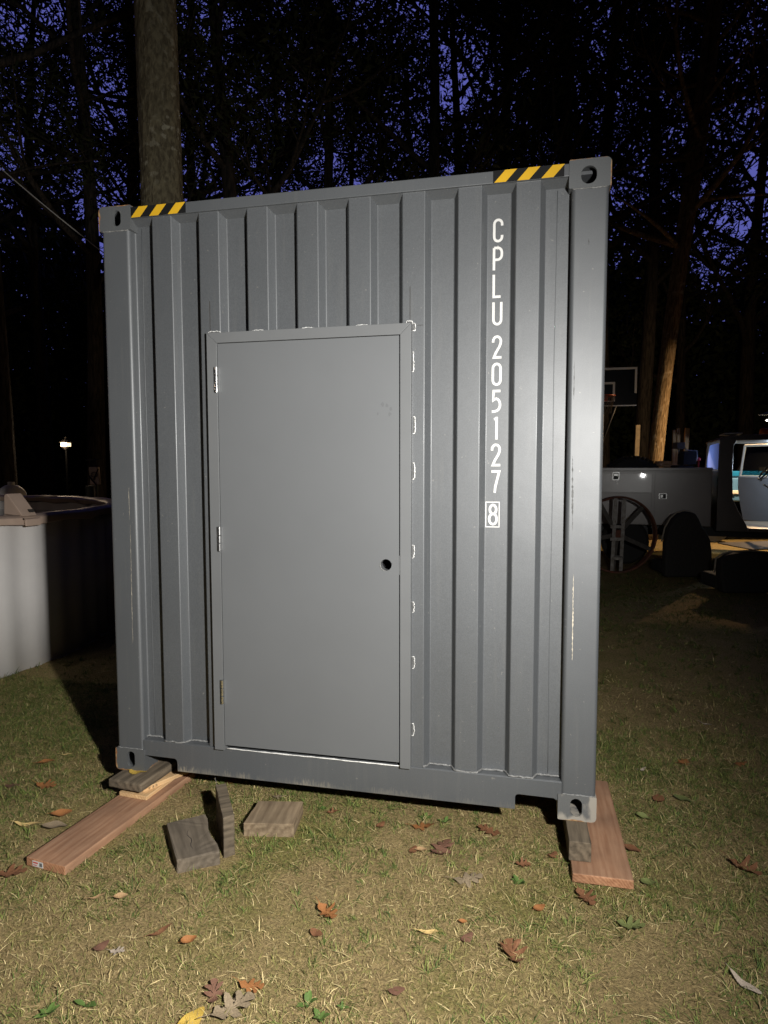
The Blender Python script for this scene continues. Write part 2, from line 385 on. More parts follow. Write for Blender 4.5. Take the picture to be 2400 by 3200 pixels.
M['white_metal'] = mat('white_painted_metal', (0.75, 0.75, 0.74), 0.4)
M['orange'] = mat('orange_plastic', (0.75, 0.16, 0.02), 0.35)
M['hoop_orange'] = mat('hoop_orange', (0.34, 0.055, 0.02), 0.4)
M['hoop_white'] = mat('hoop_frame_white', (0.60, 0.64, 0.68), 0.5)
M['net'] = mat('hoop_net', (0.2, 0.16, 0.11), 0.9)
M['acrylic'] = mat('dark_backboard', (0.006, 0.008, 0.010), 0.25)
M['green_drum'] = mat('green_drum', (0.03, 0.05, 0.04), 0.5, var=0.2, vscale=9)
M['red'] = mat('red_reflector', (0.30, 0.01, 0.03), 0.3)
M['cable'] = mat('pale_cable', (0.5, 0.48, 0.44), 0.6)
def glass(name, col, rough=0.02, alpha_mix=0.82):
    m = bpy.data.materials.new(name); m.use_nodes = True
    nt = m.node_tree; out = nt.nodes['Material Output']; b = nt.nodes['Principled BSDF']; nt.nodes.remove(b)
    g = nt.nodes.new('ShaderNodeBsdfGlossy'); g.inputs['Roughness'].default_value = rough
    t = nt.nodes.new('ShaderNodeBsdfTransparent'); t.inputs['Color'].default_value = (*col, 1)
    x = nt.nodes.new('ShaderNodeMixShader'); x.inputs[0].default_value = alpha_mix
    nt.links.new(g.outputs[0], x.inputs[1]); nt.links.new(t.outputs[0], x.inputs[2]); nt.links.new(x.outputs[0], out.inputs[0])
    return m
M['glass'] = glass('window_glass', (0.55, 0.6, 0.62))
def frosted(name, col):
    m = bpy.data.materials.new(name); m.use_nodes = True
    nt = m.node_tree; out = nt.nodes['Material Output']; nt.nodes.remove(nt.nodes['Principled BSDF'])
    t = nt.nodes.new('ShaderNodeBsdfTranslucent'); t.inputs['Color'].default_value = (*col, 1)
    g = nt.nodes.new('ShaderNodeBsdfGlossy'); g.inputs['Roughness'].default_value = 0.15
    x = nt.nodes.new('ShaderNodeMixShader'); x.inputs[0].default_value = 0.1
    nt.links.new(t.outputs[0], x.inputs[1]); nt.links.new(g.outputs[0], x.inputs[2]); nt.links.new(x.outputs[0], out.inputs[0])
    return m
M['blue_glow'] = frosted('blue_glow_window', (0.50, 0.58, 0.90))  # bluish glow is put into the glass colour

# ------------------------------------------------------------------ ground
def gh(x, y):
    """gentle lawn relief, flat under the container"""
    a = 0.010 * np.sin(x * 1.9 + 0.6) * np.sin(y * 1.6 + 1.1) + 0.006 * np.sin(x * 4.7 + y * 3.1)
    far = np.clip((np.hypot(x - 2, y + 1) - 4) / 20, 0, 1)
    return np.minimum(a * 0.5, 0.004) + far * 0.0
def ground():
    def axis(lo, hi, nlo, nhi, step):
        a = np.arange(nlo, nhi + 1e-6, step)
        return np.concatenate([np.linspace(lo, nlo, 14)[:-1], a, np.linspace(nhi, hi, 14)[1:]])
    xs = axis(-90, 90, -6, 9, 0.12); ys = axis(-60, 120, -4, 10, 0.12)
    X, Y = np.meshgrid(xs, ys); Z = gh(X, Y)
    v = np.stack([X.ravel(), Y.ravel(), Z.ravel()], 1)
    nx, ny = len(xs), len(ys)
    i = (np.arange(ny - 1)[:, None] * nx + np.arange(nx - 1)[None]).ravel()
    f = np.stack([i, i + 1, i + nx + 1, i + nx], 1)
    m = bpy.data.materials.new('lawn_soil'); m.use_nodes = True
    nt = m.node_tree; N = nt.nodes.new; L = nt.links.new; b = nt.nodes['Principled BSDF']
    tc = N('ShaderNodeTexCoord')
    def nz(s, d=6, r=0.65):
        n = N('ShaderNodeTexNoise'); n.inputs['Scale'].default_value = s; n.inputs['Detail'].default_value = d; n.inputs['Roughness'].default_value = r
        L(tc.outputs['Object'], n.inputs[0]); return n.outputs[0]
    def rp(fac, *stops):
        r = N('ShaderNodeValToRGB'); L(fac, r.inputs[0]); e = r.color_ramp.elements
        while len(e) < len(stops): e.new(0.5)
        for k, (p, c) in enumerate(stops): e[k].position = p; e[k].color = (*c, 1)
        return r.outputs[0]
    big = rp(nz(1.3), (0.32, (0.30, 0.228, 0.115)), (0.5, (0.40, 0.305, 0.160)), (0.68, (0.26, 0.235, 0.085)))
    fine = rp(nz(75, 8, 0.75), (0.30, (0.35, 0.34, 0.3)), (0.5, (0.9, 0.88, 0.8)), (0.72, (1.6, 1.5, 1.3)))
    x = N('ShaderNodeMix'); x.data_type = 'RGBA'; x.blend_type = 'MULTIPLY'; x.inputs[0].default_value = 1
    L(big, x.inputs[6]); L(fine, x.inputs[7]); L(x.outputs[2], b.inputs['Base Color'])
    b.inputs['Roughness'].default_value = 1.0; b.inputs['Specular IOR Level'].default_value = 0.1
    bp = N('ShaderNodeBump'); bp.inputs['Strength'].default_value = 1.0; bp.inputs['Distance'].default_value = 0.02
    L(nz(60, 8, 0.8), bp.inputs['Height']); L(bp.outputs[0], b.inputs['Normal'])
    o = mesh_np('ground', v, f, m, smooth=True)
    tag(o, kind='structure')
ground()

def pnoise(x, y, s, seed):
    r = np.random.RandomState(seed); out = np.zeros_like(x)
    for k in range(7):
        a = r.uniform(0, 2 * PI); f = s * r.uniform(0.6, 1.9)
        out += np.sin((x * np.cos(a) + y * np.sin(a)) * f + r.uniform(0, 6.28) + 0.9 * np.sin((x * np.sin(a) - y * np.cos(a)) * f * 0.7))
    return out / 7 * 1.7

# footprints kept free of grass: (cx, cy, half x, half y, rotation)
FOOT = []
PLANK_L_ROT = -0.117
FOOT += [(0.145, -0.10, 0.115, 0.56, PLANK_L_ROT), (2.435, 0.17, 0.125, 0.43, 0.008)]
def quad_in(x, y, q):
    ins = np.ones_like(x, dtype=bool)
    for i in range(4):
        a, b = q[i], q[(i + 1) % 4]
        ins &= ((b[0] - a[0]) * (y - a[1]) - (b[1] - a[1]) * (x - a[0])) > -0.004
    return ins
BLK1 = [(0.683, -0.568), (0.832, -0.468), (0.621, -0.204), (0.483, -0.32)]
BLK2 = [(0.828, -0.425), (0.862, -0.385), (0.695, -0.130), (0.652, -0.155)]
BLK3 = [(0.838, -0.245), (1.069, -0.199), (1.043, 0.004), (0.823, -0.04)]
PAL_G = np.array([(0.085, 0.120, 0.026), (0.125, 0.150, 0.036), (0.055, 0.085, 0.022), (0.175, 0.180, 0.052)])
PAL_M = np.array([(0.25, 0.205, 0.080), (0.34, 0.26, 0.120), (0.18, 0.170, 0.052), (0.27, 0.195, 0.095), (0.13, 0.130, 0.040), (0.50, 0.40, 0.20)])
def clear(x, y):
    keep = np.ones(len(x), dtype=bool)
    for cx, cy, hx, hy, a in FOOT:
        dx, dy = x - cx, y - cy
        lx = dx * math.cos(-a) - dy * math.sin(-a); ly = dx * math.sin(-a) + dy * math.cos(-a)
        keep &= ~((abs(lx) < hx) & (abs(ly) < hy))
    for q in (BLK1, BLK2, BLK3): keep &= ~quad_in(x, y, q)
    keep &= ~((x > -0.05) & (x < 2.5) & (y > 0.75) & (y < 6.2))
    keep &= np.hypot(x + 4.76, y - 2.0) > 2.72
    return keep
def greenness(x, y):
    side = np.clip((x - 2.3) / 1.2, 0, 1) * 0.5 + np.clip((-0.1 - x) / 0.9, 0, 1) * 0.4
    return pnoise(x, y, 2.2, 21) * 0.7 + pnoise(x, y, 9.0, 22) * 0.6 + side
def strands(r, x, y, az, tilt, ln, wd, C, bend=0.10, lift=0.003):
    n = len(x)
    z0 = gh(x, y) + r.uniform(-0.003, lift, n)
    dx, dy = np.cos(az), np.sin(az); px, py = -dy, dx
    c, s_ = np.cos(tilt), np.sin(tilt)
    t2 = np.maximum(tilt - r.uniform(0.05, 0.6, n), R(-3)); c2, s2 = np.cos(t2), np.sin(t2)
    h = ln * 0.5; b = r.normal(0, bend, n)
    m = np.stack([x + dx * c * h, y + dy * c * h, z0 + s_ * h], 1)
    e = np.stack([m[:, 0] + (dx + px * b) * c2 * h, m[:, 1] + (dy + py * b) * c2 * h, np.maximum(m[:, 2] + s2 * h, z0 - 0.004)], 1)
    P = np.stack([px, py, r.uniform(-0.5, 0.5, n)], 1); P /= np.linalg.norm(P, axis=1)[:, None]
    base = np.stack([x, y, z0 - 0.003], 1); w = wd[:, None]
    return np.stack([base - P * w, base + P * w, m - P * w * 0.85, m + P * w * 0.85, e], 1), C
def blades(n, xr, yr, seed, lscale=1.0, wscale=1.0):
    r = np.random.RandomState(seed); out = []
    def pick(m, power=0.5, floor=0.2):
        x = r.uniform(*xr, m); y = r.uniform(*yr, m); k = clear(x, y)
        d = pnoise(x, y, 2.6, 11) * 0.6 + pnoise(x, y, 7.0, 12) * 0.6
        k &= r.uniform(0, 1, m) < np.clip(0.6 + d * power, floor, 1)
        k &= ~((pnoise(x, y, 3.4, 31) > 0.62) & (r.uniform(0, 1, m) < 0.72))
        return x[k], y[k]
    # short matted blades
    x, y = pick(int(n * 0.80)); m = len(x)
    g = greenness(x, y) + r.normal(0, 0.45, m) > 0.12
    C = np.where(g[:, None], PAL_G[r.randint(0, 4, m)], PAL_M[r.choice(6, m, p=[.22, .2, .2, .17, .15, .06])]) * r.uniform(0.8, 1.5, m)[:, None]
    out.append(strands(r, x, y, r.uniform(0, 2 * PI, m), r.uniform(R(3), R(55), m), np.clip(r.gamma(3.5, 0.0058, m), 0.008, 0.06) * lscale, r.uniform(0.0007, 0.0016, m) * wscale, C))
    # tufts of longer green blades
    tx, ty = pick(int(n / 34), 0.3, 0.3); k = greenness(tx, ty) + r.normal(0, 0.4, len(tx)) > -0.05; tx, ty = tx[k], ty[k]
    per = 15; m = len(tx) * per; x = np.repeat(tx, per) + r.normal(0, 0.010, m); y = np.repeat(ty, per) + r.normal(0, 0.010, m)
    dirn = np.repeat(r.uniform(0, 2 * PI, len(tx)), per) + r.normal(0, 1.1, m); tl = np.repeat(r.uniform(0.6, 1.25, len(tx)), per)
    k = clear(x, y)
    C = PAL_G[r.randint(0, 4, m)] * r.uniform(0.9, 1.6, m)[:, None]; dry = r.uniform(0, 1, m) < 0.22; C[dry] = PAL_M[r.randint(0, 6, dry.sum())]
    V, C = strands(r, x, y, dirn, r.uniform(R(8), R(52), m), np.clip(r.gamma(6, 0.0062, m), 0.012, 0.085) * tl * lscale, r.uniform(0.0009, 0.0019, m) * wscale, C, 0.16)
    out.append((V[k], C[k]))
    # scattered dead straws lying flat
    x, y = pick(int(n * 0.035), 0.2, 0.4); m = len(x)
    C = PAL_M[r.choice(6, m, p=[.1, .3, .0, .15, .0, .45])] * r.uniform(0.8, 1.4, m)[:, None]
    out.append(strands(r, x, y, r.uniform(0, 2 * PI, m), r.uniform(R(0), R(14), m), np.clip(r.gamma(5, 0.011, m), 0.02, 0.12) * lscale, r.uniform(0.0007, 0.0014, m) * wscale, C, 0.22, 0.010))
    return np.concatenate([o[0] for o in out]), np.concatenate([o[1] for o in out])
def build_grass():
    parts = [blades(640000, (-2.6, 4.7), (-1.5, 1.5), 5),
             blades(150000, (2.3, 8.0), (1.5, 8.2), 6, 1.35, 1.8),
             blades(50000, (-3.6, 0.2), (1.5, 6.0), 7, 1.35, 1.8)]
    V = np.concatenate([p[0] for p in parts]); C = np.concatenate([p[1] for p in parts])
    n = len(V); i = np.arange(n)[:, None] * 5
    f = np.concatenate([i + np.array([[0, 1, 3]]), i + np.array([[0, 3, 2]]), i + np.array([[2, 3, 4]])], 1).reshape(-1, 3)
    o = mesh_np('grass', V.reshape(-1, 3), f, vcol_mat('grass_blades', 'blade_color', 0.75, 0.25))
    a = o.data.attributes.new('blade_color', 'FLOAT_COLOR', 'POINT')
    c4 = np.ones((n, 5, 4), dtype=np.float32); c4[:, :, :3] = C[:, None, :]
    a.data.foreach_set('color', c4.ravel())
    tag(o, 'short patchy lawn grass of green and dry straw blades', 'grass', kind='stuff')
build_grass()

# ------------------------------------------------------------------ shipping container
CB, CT, CW, CL = 0.127, 3.023, 2.438, 6.058
cont = empty('shipping_container', (0, 0, 0), 0, 'dark grey corrugated shipping container with a door cut into its end, standing on wood blocks', 'shipping container')
OUTY, INY = 0.012, 0.058
PX = 0.252
def wall_profile():
    """(x, y) polyline of the corrugated end wall"""
    pts = [(0.150, 0.030), (0.163, INY)]
    for k in range(-1, 8):
        x0 = 0.388 + PX * k
        if k >= 0:
            pts += [(x0, OUTY), (x0 + 0.022, INY)]
        x1 = x0 + 0.148
        if k < 7:
            pts += [(x1 - 0.020, INY), (x1, OUTY)]
        else:
            pts += [(x1 - 0.012, INY)]
    return pts
DX0, DX1, DZ1 = 0.600, 1.572, 2.352        # doorway cut in the wall
def build_wall():
    prof = wall_profile()
    pts = []
    for a, b in zip(prof[:-1], prof[1:]):
        pts.append(a)
        for cx in (DX0, DX1):
            if a[0] < cx < b[0]:
                t = (cx - a[0]) / (b[0] - a[0]); pts.append((cx, a[1] + t * (b[1] - a[1])))
    pts.append(prof[-1])
    bm = bmesh.new()
    zt, zi = 2.957, 2.934
    def top(p): return zt if p[1] < 0.03 else zi
    for a, b in zip(pts[:-1], pts[1:]):
        mid = (a[0] + b[0]) / 2
        z0 = DZ1 if DX0 < mid < DX1 else 0.296
        zs_a = [z0, top(a)]; zs_b = [z0, top(b)]
        v = [bm.verts.new((a[0], a[1], zs_a[0])), bm.verts.new((b[0], b[1], zs_b[0])), bm.verts.new((b[0], b[1], zs_b[1])), bm.verts.new((a[0], a[1], zs_a[1]))]
        bm.faces.new(v)
        # sloped lip closing the top of each recess
        la = (a[0], OUTY - 0.002, 2.9585); lb = (b[0], OUTY - 0.002, 2.9585)
        q = [bm.verts.new((a[0], a[1], zs_a[1])), bm.verts.new((b[0], b[1], zs_b[1])), bm.verts.new(lb), bm.verts.new(la)]
        bm.faces.new(q)
    bmesh.ops.remove_doubles(bm, verts=bm.verts[:], dist=0.0004)
    # sheet thickness and softly rounded folds
    e = [e for e in bm.edges if len(e.link_faces) == 2 and abs(e.verts[0].co.x - e.verts[1].co.x) < 1e-4 and e.calc_face_angle(0) > 0.3]
    bmesh.ops.bevel(bm, geom=e, offset=0.0045, segments=3, affect='EDGES', profile=0.5)
    w = obj('end_wall', bm, M['paint_wall'], cont, smooth=True, angle=60)
    return prof
prof = build_wall()
# weld beads along foot and head of the wall
bm = bmesh.new()
def wobble(pts, z, amp, seed):
    rr = random.Random(seed); out = []
    for a, b in zip(pts[:-1], pts[1:]):
        n = max(2, int(math.hypot(b[0] - a[0], b[1] - a[1]) / 0.012))
        for k in range(n):
            t = k / n; out.append((a[0] + (b[0] - a[0]) * t, a[1] + (b[1] - a[1]) * t - 0.003, z + rr.uniform(-amp, amp)))
    return out
left = [p for p in prof if p[0] < 0.58]; right = [p for p in prof if p[0] > 1.60]
tube(bm, wobble(left, 0.300, 0.0022, 1), 0.0048, 6); obj('weld_bead', bm, M['weld'], cont, smooth=True)
bm = bmesh.new(); tube(bm, wobble(right, 0.300, 0.0022, 2), 0.0048, 6); obj('weld_bead', bm, M['weld'], cont, smooth=True)
# bottom rail with its two lashing cut-outs
bm = bmesh.new()
out = [(0.160, 0.296), (0.160, 0.222), (0.168, 0.214), (0.340, 0.212), (0.349, 0.206), (0.353, 0.196), (0.355, 0.146),
       (2.077, 0.146), (2.078, 0.206), (2.083, 0.216), (2.095, 0.219), (2.250, 0.217), (2.262, 0.210), (2.285, 0.21), (2.285, 0.296)]
prism(bm, out, 1, 0.004, 0.012, 0.002, 1)
box(bm, (0.16, 0.0125, 0.287), (2.285, 0.098, 0.296), 0.002, 1)
obj('bottom_rail', bm, M['paint_rail'], cont)
bm = bmesh.new(); box(bm, (0.16, 0.0, 2.959), (2.285, 0.06, 3.0115), 0.004, 2)
obj('top_rail', bm, M['paint'], cont, smooth=True, angle=40)
# corner posts
def post(x0, x1, y0, y1, z0, z1, rounded):
    bm = bmesh.new()
    prism(bm, rrect(x0, y0, x1, y1, 0.017, 5, rounded), 2, z0, z1)
    obj('corner_post', bm, M['paint'], cont, smooth=True, angle=40)
post(0.006, 0.160, 0.004, 0.150, CB + 0.117, CT - 0.117, (1, 0, 0, 1))
post(2.281, 2.432, 0.004, 0.150, CB + 0.117, CT - 0.117, (1, 0, 0, 1))
post(0.006, 0.156, CL - 0.15, CL - 0.004, CB + 0.117, CT - 0.117, (1, 1, 1, 1))
post(2.282, 2.432, CL - 0.15, CL - 0.004, CB + 0.117, CT - 0.117, (1, 1, 1, 1))
# castings with their oval holes
def casting(x0, x1, y0, y1, z0, z1, hole, front=True, rounded=(1, 1, 1, 1), gloss=None):
    bm = bmesh.new()
    yf, yb = (y0, y0 + 0.016) if front else (y1, y1 - 0.016)
    n_out = rrect(x0, z0, x1, z1, 0.022, 6, rounded)
    # dense outer loop so that it can be bridged to the hole
    n = 64
    def resample(poly, n):
        P = [Vector((a, b)) for a, b in poly]; L = [0]
        for i in range(len(P)): L.append(L[-1] + (P[(i + 1) % len(P)] - P[i]).length)
        o = []
        for k in range(n):
            t = L[-1] * k / n; i = max(j for j in range(len(P)) if L[j] <= t + 1e-9)
            a, b = P[i], P[(i + 1) % len(P)]; f = (t - L[i]) / max(1e-9, L[i + 1] - L[i]); o.append(a + (b - a) * f)
        return o
    c = Vector(((hole[0] + hole[1]) / 2, (hole[2] + hole[3]) / 2))
    O = resample(n_out, n)
    rr = min(hole[1] - hole[0], hole[3] - hole[2]) / 2 - 0.0002
    H = resample(rrect(hole[0], hole[2], hole[1], hole[3], rr, 8), n)
    k0 = min(range(n), key=lambda k: abs(((H[k] - c).angle_signed(O[0] - c)) if (H[k] - c).length else 9))
    H = H[k0:] + H[:k0]
    vo = [bm.verts.new((p.x, yf, p.y)) for p in O]; vh = [bm.verts.new((p.x, yf, p.y)) for p in H]
    vi = [bm.verts.new((p.x, yb, p.y)) for p in H]
    ye = y1 if front else y0
    ve = [bm.verts.new((p.x, ye, p.y)) for p in O]
    for k in range(n):
        j = (k + 1) % n
        bm.faces.new((vo[k], vo[j], vh[j], vh[k])); bm.faces.new((vh[k], vh[j], vi[j], vi[k])); bm.faces.new((vo[k], vo[j], ve[j], ve[k]))
    # inner cavity
    yi = yb; yk = (y1 - 0.02) if front else (y0 + 0.02)
    cav = rrect(x0 + 0.016, z0 + 0.016, x1 - 0.016, z1 - 0.016, 0.012, 3)
    C = resample(cav, n); k1 = min(range(n), key=lambda k: abs((C[k] - c).angle_signed(O[0] - c)))
    C = C[k1:] + C[:k1]
    vc = [bm.verts.new((p.x, yb, p.y)) for p in C]; vk = [bm.verts.new((p.x, yk, p.y)) for p in C]
    for k in range(n):
        j = (k + 1) % n
        bm.faces.new((vi[k], vi[j], vc[j], vc[k])); bm.faces.new((vc[k], vc[j], vk[j], vk[k]))
    bm.faces.new(vk)
    obj('corner_casting', bm, M['worn_cast'] if gloss else M['paint_cast'], cont, smooth=True, angle=35)
casting(-0.002, 0.174, -0.004, 0.172, CT - 0.118, CT, (0.078, 0.122, CT - 0.098, CT - 0.022), True, (0, 0, 1, 0))
casting(2.268, 2.440, -0.004, 0.172, CT - 0.118, CT, (2.317, 2.381, CT - 0.104, CT - 0.030), True, (0, 1, 0, 0))
casting(-0.002, 0.168, -0.004, 0.172, CB, CB + 0.118, (0.068, 0.112, CB + 0.020, CB + 0.104), True, (0, 0, 0, 1))
casting(2.268, 2.436, -0.004, 0.172, CB, CB + 0.118, (2.322, 2.374, CB + 0.020, CB + 0.104), True, (1, 0, 0, 0), True)
for x0, x1, z in ((0.010, 0.158, CT - 0.1185), (2.283, 2.428, CT - 0.1185), (0.010, 0.158, CB + 0.1185), (2.283, 2.428, CB + 0.1185)):
    rw = random.Random(int(x0 * 90 + z * 7)); bm = bmesh.new()
    tube(bm, [(x0 + (x1 - x0) * k / 14, 0.0015, z + rw.uniform(-.0015, .0015)) for k in range(15)], [rw.uniform(0.0024, 0.0042) for _ in range(15)], 6)
    obj('weld_bead', bm, M['weld'], cont, smooth=True)
for x0 in (-0.002, 2.268):
    for z0 in (CB, CT - 0.118):
        casting(x0, x0 + 0.172, CL - 0.178, CL, z0, z0 + 0.118, (x0 + 0.06, x0 + 0.11, z0 + 0.02, z0 + 0.1), False)
# long sides, roof, far end, floor
def side(x, sgn):
    bm = bmesh.new(); pts = []; y = 0.16; k = 0
    while y < CL - 0.2:
        pts += [(y, 0.0), (y + 0.07, 0.0), (y + 0.138, 0.036), (y + 0.21, 0.036)]; y += 0.278
    pts.append((CL - 0.16, 0.0))
    for a, b in zip(pts[:-1], pts[1:]):
        bm.faces.new([bm.verts.new(p) for p in ((x + sgn * a[1], a[0], 0.29), (x + sgn * b[1], b[0], 0.29), (x + sgn * b[1], b[0], 2.96), (x + sgn * a[1], a[0], 2.96))])
    bmesh.ops.remove_doubles(bm, verts=bm.verts[:], dist=0.0004)
    w = obj('side_wall', bm, M['paint'], cont); s = w.modifiers.new('sheet', 'SOLIDIFY'); s.thickness = 0.002
    bm = bmesh.new(); a, b = sorted((x - sgn * 0.004, x + sgn * 0.06))
    box(bm, (a, 0.174, CB + 0.02), (b, CL - 0.18, 0.285), 0.003); obj('side_rail', bm, M['paint'], cont)
    bm = bmesh.new(); box(bm, (a, 0.174, 2.962), (b, CL - 0.18, 3.010), 0.003); obj('side_rail', bm, M['paint'], cont)
side(0.008, 1); side(2.430, -1)
bm = bmesh.new(); box(bm, (0.07, 0.062, 2.985), (2.368, CL - 0.02, 2.999)); obj('roof', bm, M['paint'], cont)
bm = bmesh.new(); box(bm, (0.07, 0.1, 0.262), (2.368, CL - 0.06, 0.284)); obj('floor', bm, M['old2'], cont)
bm = bmesh.new(); box(bm, (0.158, CL - 0.05, 0.15), (2.28, CL - 0.012, 2.98), 0.004); obj('far_end', bm, M['paint'], cont)
for k in range(5):
    bm = bmesh.new(); y = 0.6 + k * 1.2; box(bm, (0.07, y, 0.147), (2.368, y + 0.06, 0.261)); obj('cross_member', bm, M['paint'], cont)
# hazard tape
def tape(x0, x1, z0, z1, lean, starts, wd):
    bm = bmesh.new(); box(bm, (x0, -0.0012, z0), (x1, -0.0002, z1))
    t = obj('hazard_tape', bm, M['black_tape'], cont)
    bm = bmesh.new()
    for s in starts:
        v = [(s, z0 + 0.0004), (s + wd, z0 + 0.0004), (s + wd + lean, z1 - 0.0004), (s + lean, z1 - 0.0004)]
        prism(bm, v, 1, -0.0022, -0.0013)
    obj('yellow_stripe', bm, M['yellow'], t)
tape(0.177, 0.476, 2.9600, 3.0110, 0.044, (0.178, 0.278, 0.380), 0.050)
tape(1.949, 2.248, 2.9600, 3.0110, 0.047, (1.954, 2.052, 2.153), 0.050)
# ---------------- door, frame, hinges
YF = -0.020
fr = (0.5815, 1.5905, 0.297, 2.377); inn = (0.634, 1.540, 0.297, 2.327)
def frame_piece(poly):
    bm = bmesh.new(); prism(bm, poly, 1, YF, 0.085, 0.0016, 2)
    return obj('door_frame', bm, M['frame'], cont, smooth=True, angle=40)
g = 0.0004
frame_piece([(fr[0], fr[2]), (inn[0], fr[2]), (inn[0], inn[3] - g), (fr[0], fr[3] - g)])
frame_piece([(inn[1], fr[2]), (fr[1], fr[2]), (fr[1], fr[3] - g), (inn[1], inn[3] - g)])
frame_piece([(fr[0] + g, fr[3]), (inn[0] + g, inn[3]), (inn[1] - g, inn[3]), (fr[1] - g, fr[3])])
def door():
    bm = bmesh.new()
    x0, x1, z0, z1 = 0.6372, 1.5345, 0.3235, 2.3235
    yf, yb = YF + 0.004, YF + 0.049
    cx, cz, r = 1.4725, 1.270, 0.0268; n = 64
    P = []
    for k in range(n):
        a = 2 * PI * k / n; dx, dz = math.cos(a), math.sin(a)
        t = min([(x1 - cx) / dx if dx > 1e-9 else 1e9, (x0 - cx) / dx if dx < -1e-9 else 1e9, (z1 - cz) / dz if dz > 1e-9 else 1e9, (z0 - cz) / dz if dz < -1e-9 else 1e9])
        P.append((cx + dx * t, cz + dz * t))
    # pin four of the samples to the true corners
    for c in ((x0, z0), (x0, z1), (x1, z0), (x1, z1)):
        k = min(range(n), key=lambda k: (P[k][0] - c[0]) ** 2 + (P[k][1] - c[1]) ** 2); P[k] = c
    vo = [bm.verts.new((a, yf, b)) for a, b in P]; vb = [bm.verts.new((a, yb, b)) for a, b in P]
    def notch(k):
        a = 2 * PI * k / n; rr = r + (0.004 if k in (2, 31, 50) else 0); return (cx + rr * math.cos(a), cz + rr * math.sin(a))
    vh = [bm.verts.new((notch(k)[0], yf, notch(k)[1])) for k in range(n)]; vi = [bm.verts.new((notch(k)[0], yb, notch(k)[1])) for k in range(n)]
    for k in range(n):
        j = (k + 1) % n
        bm.faces.new((vo[k], vo[j], vh[j], vh[k])); bm.faces.new((vb[k], vb[j], vi[j], vi[k]))
        bm.faces.new((vo[k], vo[j], vb[j], vb[k])); bm.faces.new((vh[k], vh[j], vi[j], vi[k]))
    d = obj('door', bm, M['door'], cont)
    rs = random.Random(3)
    for sx_, sz_, rad in ((1.458, 2.015, .010), (1.478, 2.008, .009), (1.497, 1.992, .008), (1.492, 1.970, .009), (1.435, 1.972, .006)):
        bs = bmesh.new(); bs.faces.new([bs.verts.new((sx_ + rad * rs.uniform(.5, 1) * math.cos(2 * PI * q / 11), yf - 0.0006, sz_ + rad * 1.3 * rs.uniform(.5, 1) * math.sin(2 * PI * q / 11))) for q in range(11)])
        obj('smudge', bs, M['smudge'], d)
    # pale crescent painted as light on the lock bore's inner wall
    bm = bmesh.new()
    tube(bm, [(cx + (r + 0.0012) * math.cos(a), yf - 0.0004, cz + (r + 0.0012) * math.sin(a)) for a in [R(140 + 6 * k) for k in range(25)]], [0.0006 + 0.0024 * math.sin(PI * k / 24) for k in range(25)], 6)
    obj('lock_bore_glint', bm, M['weld'], d, smooth=True)
    for zc in (2.150, 1.375, 0.604):
        bm = bmesh.new()
        for a, b in ((-0.061, -0.0225), (-0.0205, 0.0165), (0.0185, 0.061)):
            lathe(bm, [(0.0030, a - 0.001), (0.0082, a + 0.001), (0.0082, b - 0.001), (0.0030, b + 0.001)], 18, (0.6350, YF - 0.0105, zc))
        h = obj('hinge', bm, M['steel'], d, smooth=True, angle=40)
        bm = bmesh.new(); box(bm, (0.6385, YF + 0.0005, zc - 0.057), (0.6470, YF + 0.0038, zc + 0.057), 0.0008, 1)
        obj('hinge_leaf', bm, M['frame'], h)
    # latch edge of the frame: strike gap
    bm = bmesh.new(); box(bm, (1.5350, YF + 0.0055, 1.225), (1.5392, YF + 0.045, 1.315)); obj('latch_edge', bm, M['frame'], d)
door()
# dark sheet as painted shade behind the door gaps and lock bore
bm = bmesh.new(); box(bm, (0.60, 0.088, 0.286), (1.575, 0.094, 2.36)); obj('gap_shade_sheet', bm, M['dark'], cont)
# bare cut edge of the sheet below the door
rr = random.Random(5)
bm = bmesh.new()
tube(bm, [(0.636 + 0.03 * k, 0.0005 + rr.uniform(-0.001, 0.001), 0.2985 + rr.uniform(-0.0010, 0.0010)) for k in range(31)], [rr.uniform(0.0022, 0.0042) for _ in range(31)], 6)
obj('cut_edge', bm, M['bare'], cont, smooth=True)
# tack welds and torch-cut slots round the frame: (x, z, half width, half height)
def slot(x, z, hx, hz, seed, side):
    rr = random.Random(seed); bm = bmesh.new(); pts = []; n = 22
    for k in range(n + 1):
        t = k / n
        if side == 'r':
            a = -PI / 2 + PI * t; px = x + hx * 1.35 * max(0, math.cos(a)) ** 0.35; pz = z + hz * math.sin(a)
        else:
            a = PI * t; px = x + hx * math.cos(a); pz = z + hz * 1.35 * max(0, math.sin(a)) ** 0.35
        pts.append((px + rr.uniform(-.002, .002), OUTY - 0.0025, pz + rr.uniform(-.002, .002)))
    tube(bm, pts, [rr.uniform(0.0009, 0.0026) for _ in pts], 6)
    s = obj('torch_cut', bm, M['bare'], cont, smooth=True)
    bm = bmesh.new(); bm.faces.new([bm.verts.new((p[0], OUTY - 0.0012, p[2])) for p in pts]); obj('cut_slot', bm, M['scratch_dark'], s)
def Zat(v, u, y=OUTY):
    d = _R @ Vector(((u - 1200) / FOC, 1.0, -(v - 1600) / FOC)); t = (y - CAM.y) / d.y; return (CAM + d * t)
RX = fr[1] + 0.002
for v0, v1, w, sd in ((1100, 1162, 0.004, 1), (1303, 1355, 0.010, 2), (1446, 1498, 0.008, 3), (1703, 1743, 0.007, 4), (1880, 1914, 0.007, 5), (2052, 2089, 0.009, 6), (2261, 2297, 0.008, 7)):
    a, b = Zat(v0, 1290), Zat(v1, 1290); slot(RX, (a.z + b.z) / 2, w / 1.0, (a.z - b.z) / 2, sd, 'r')
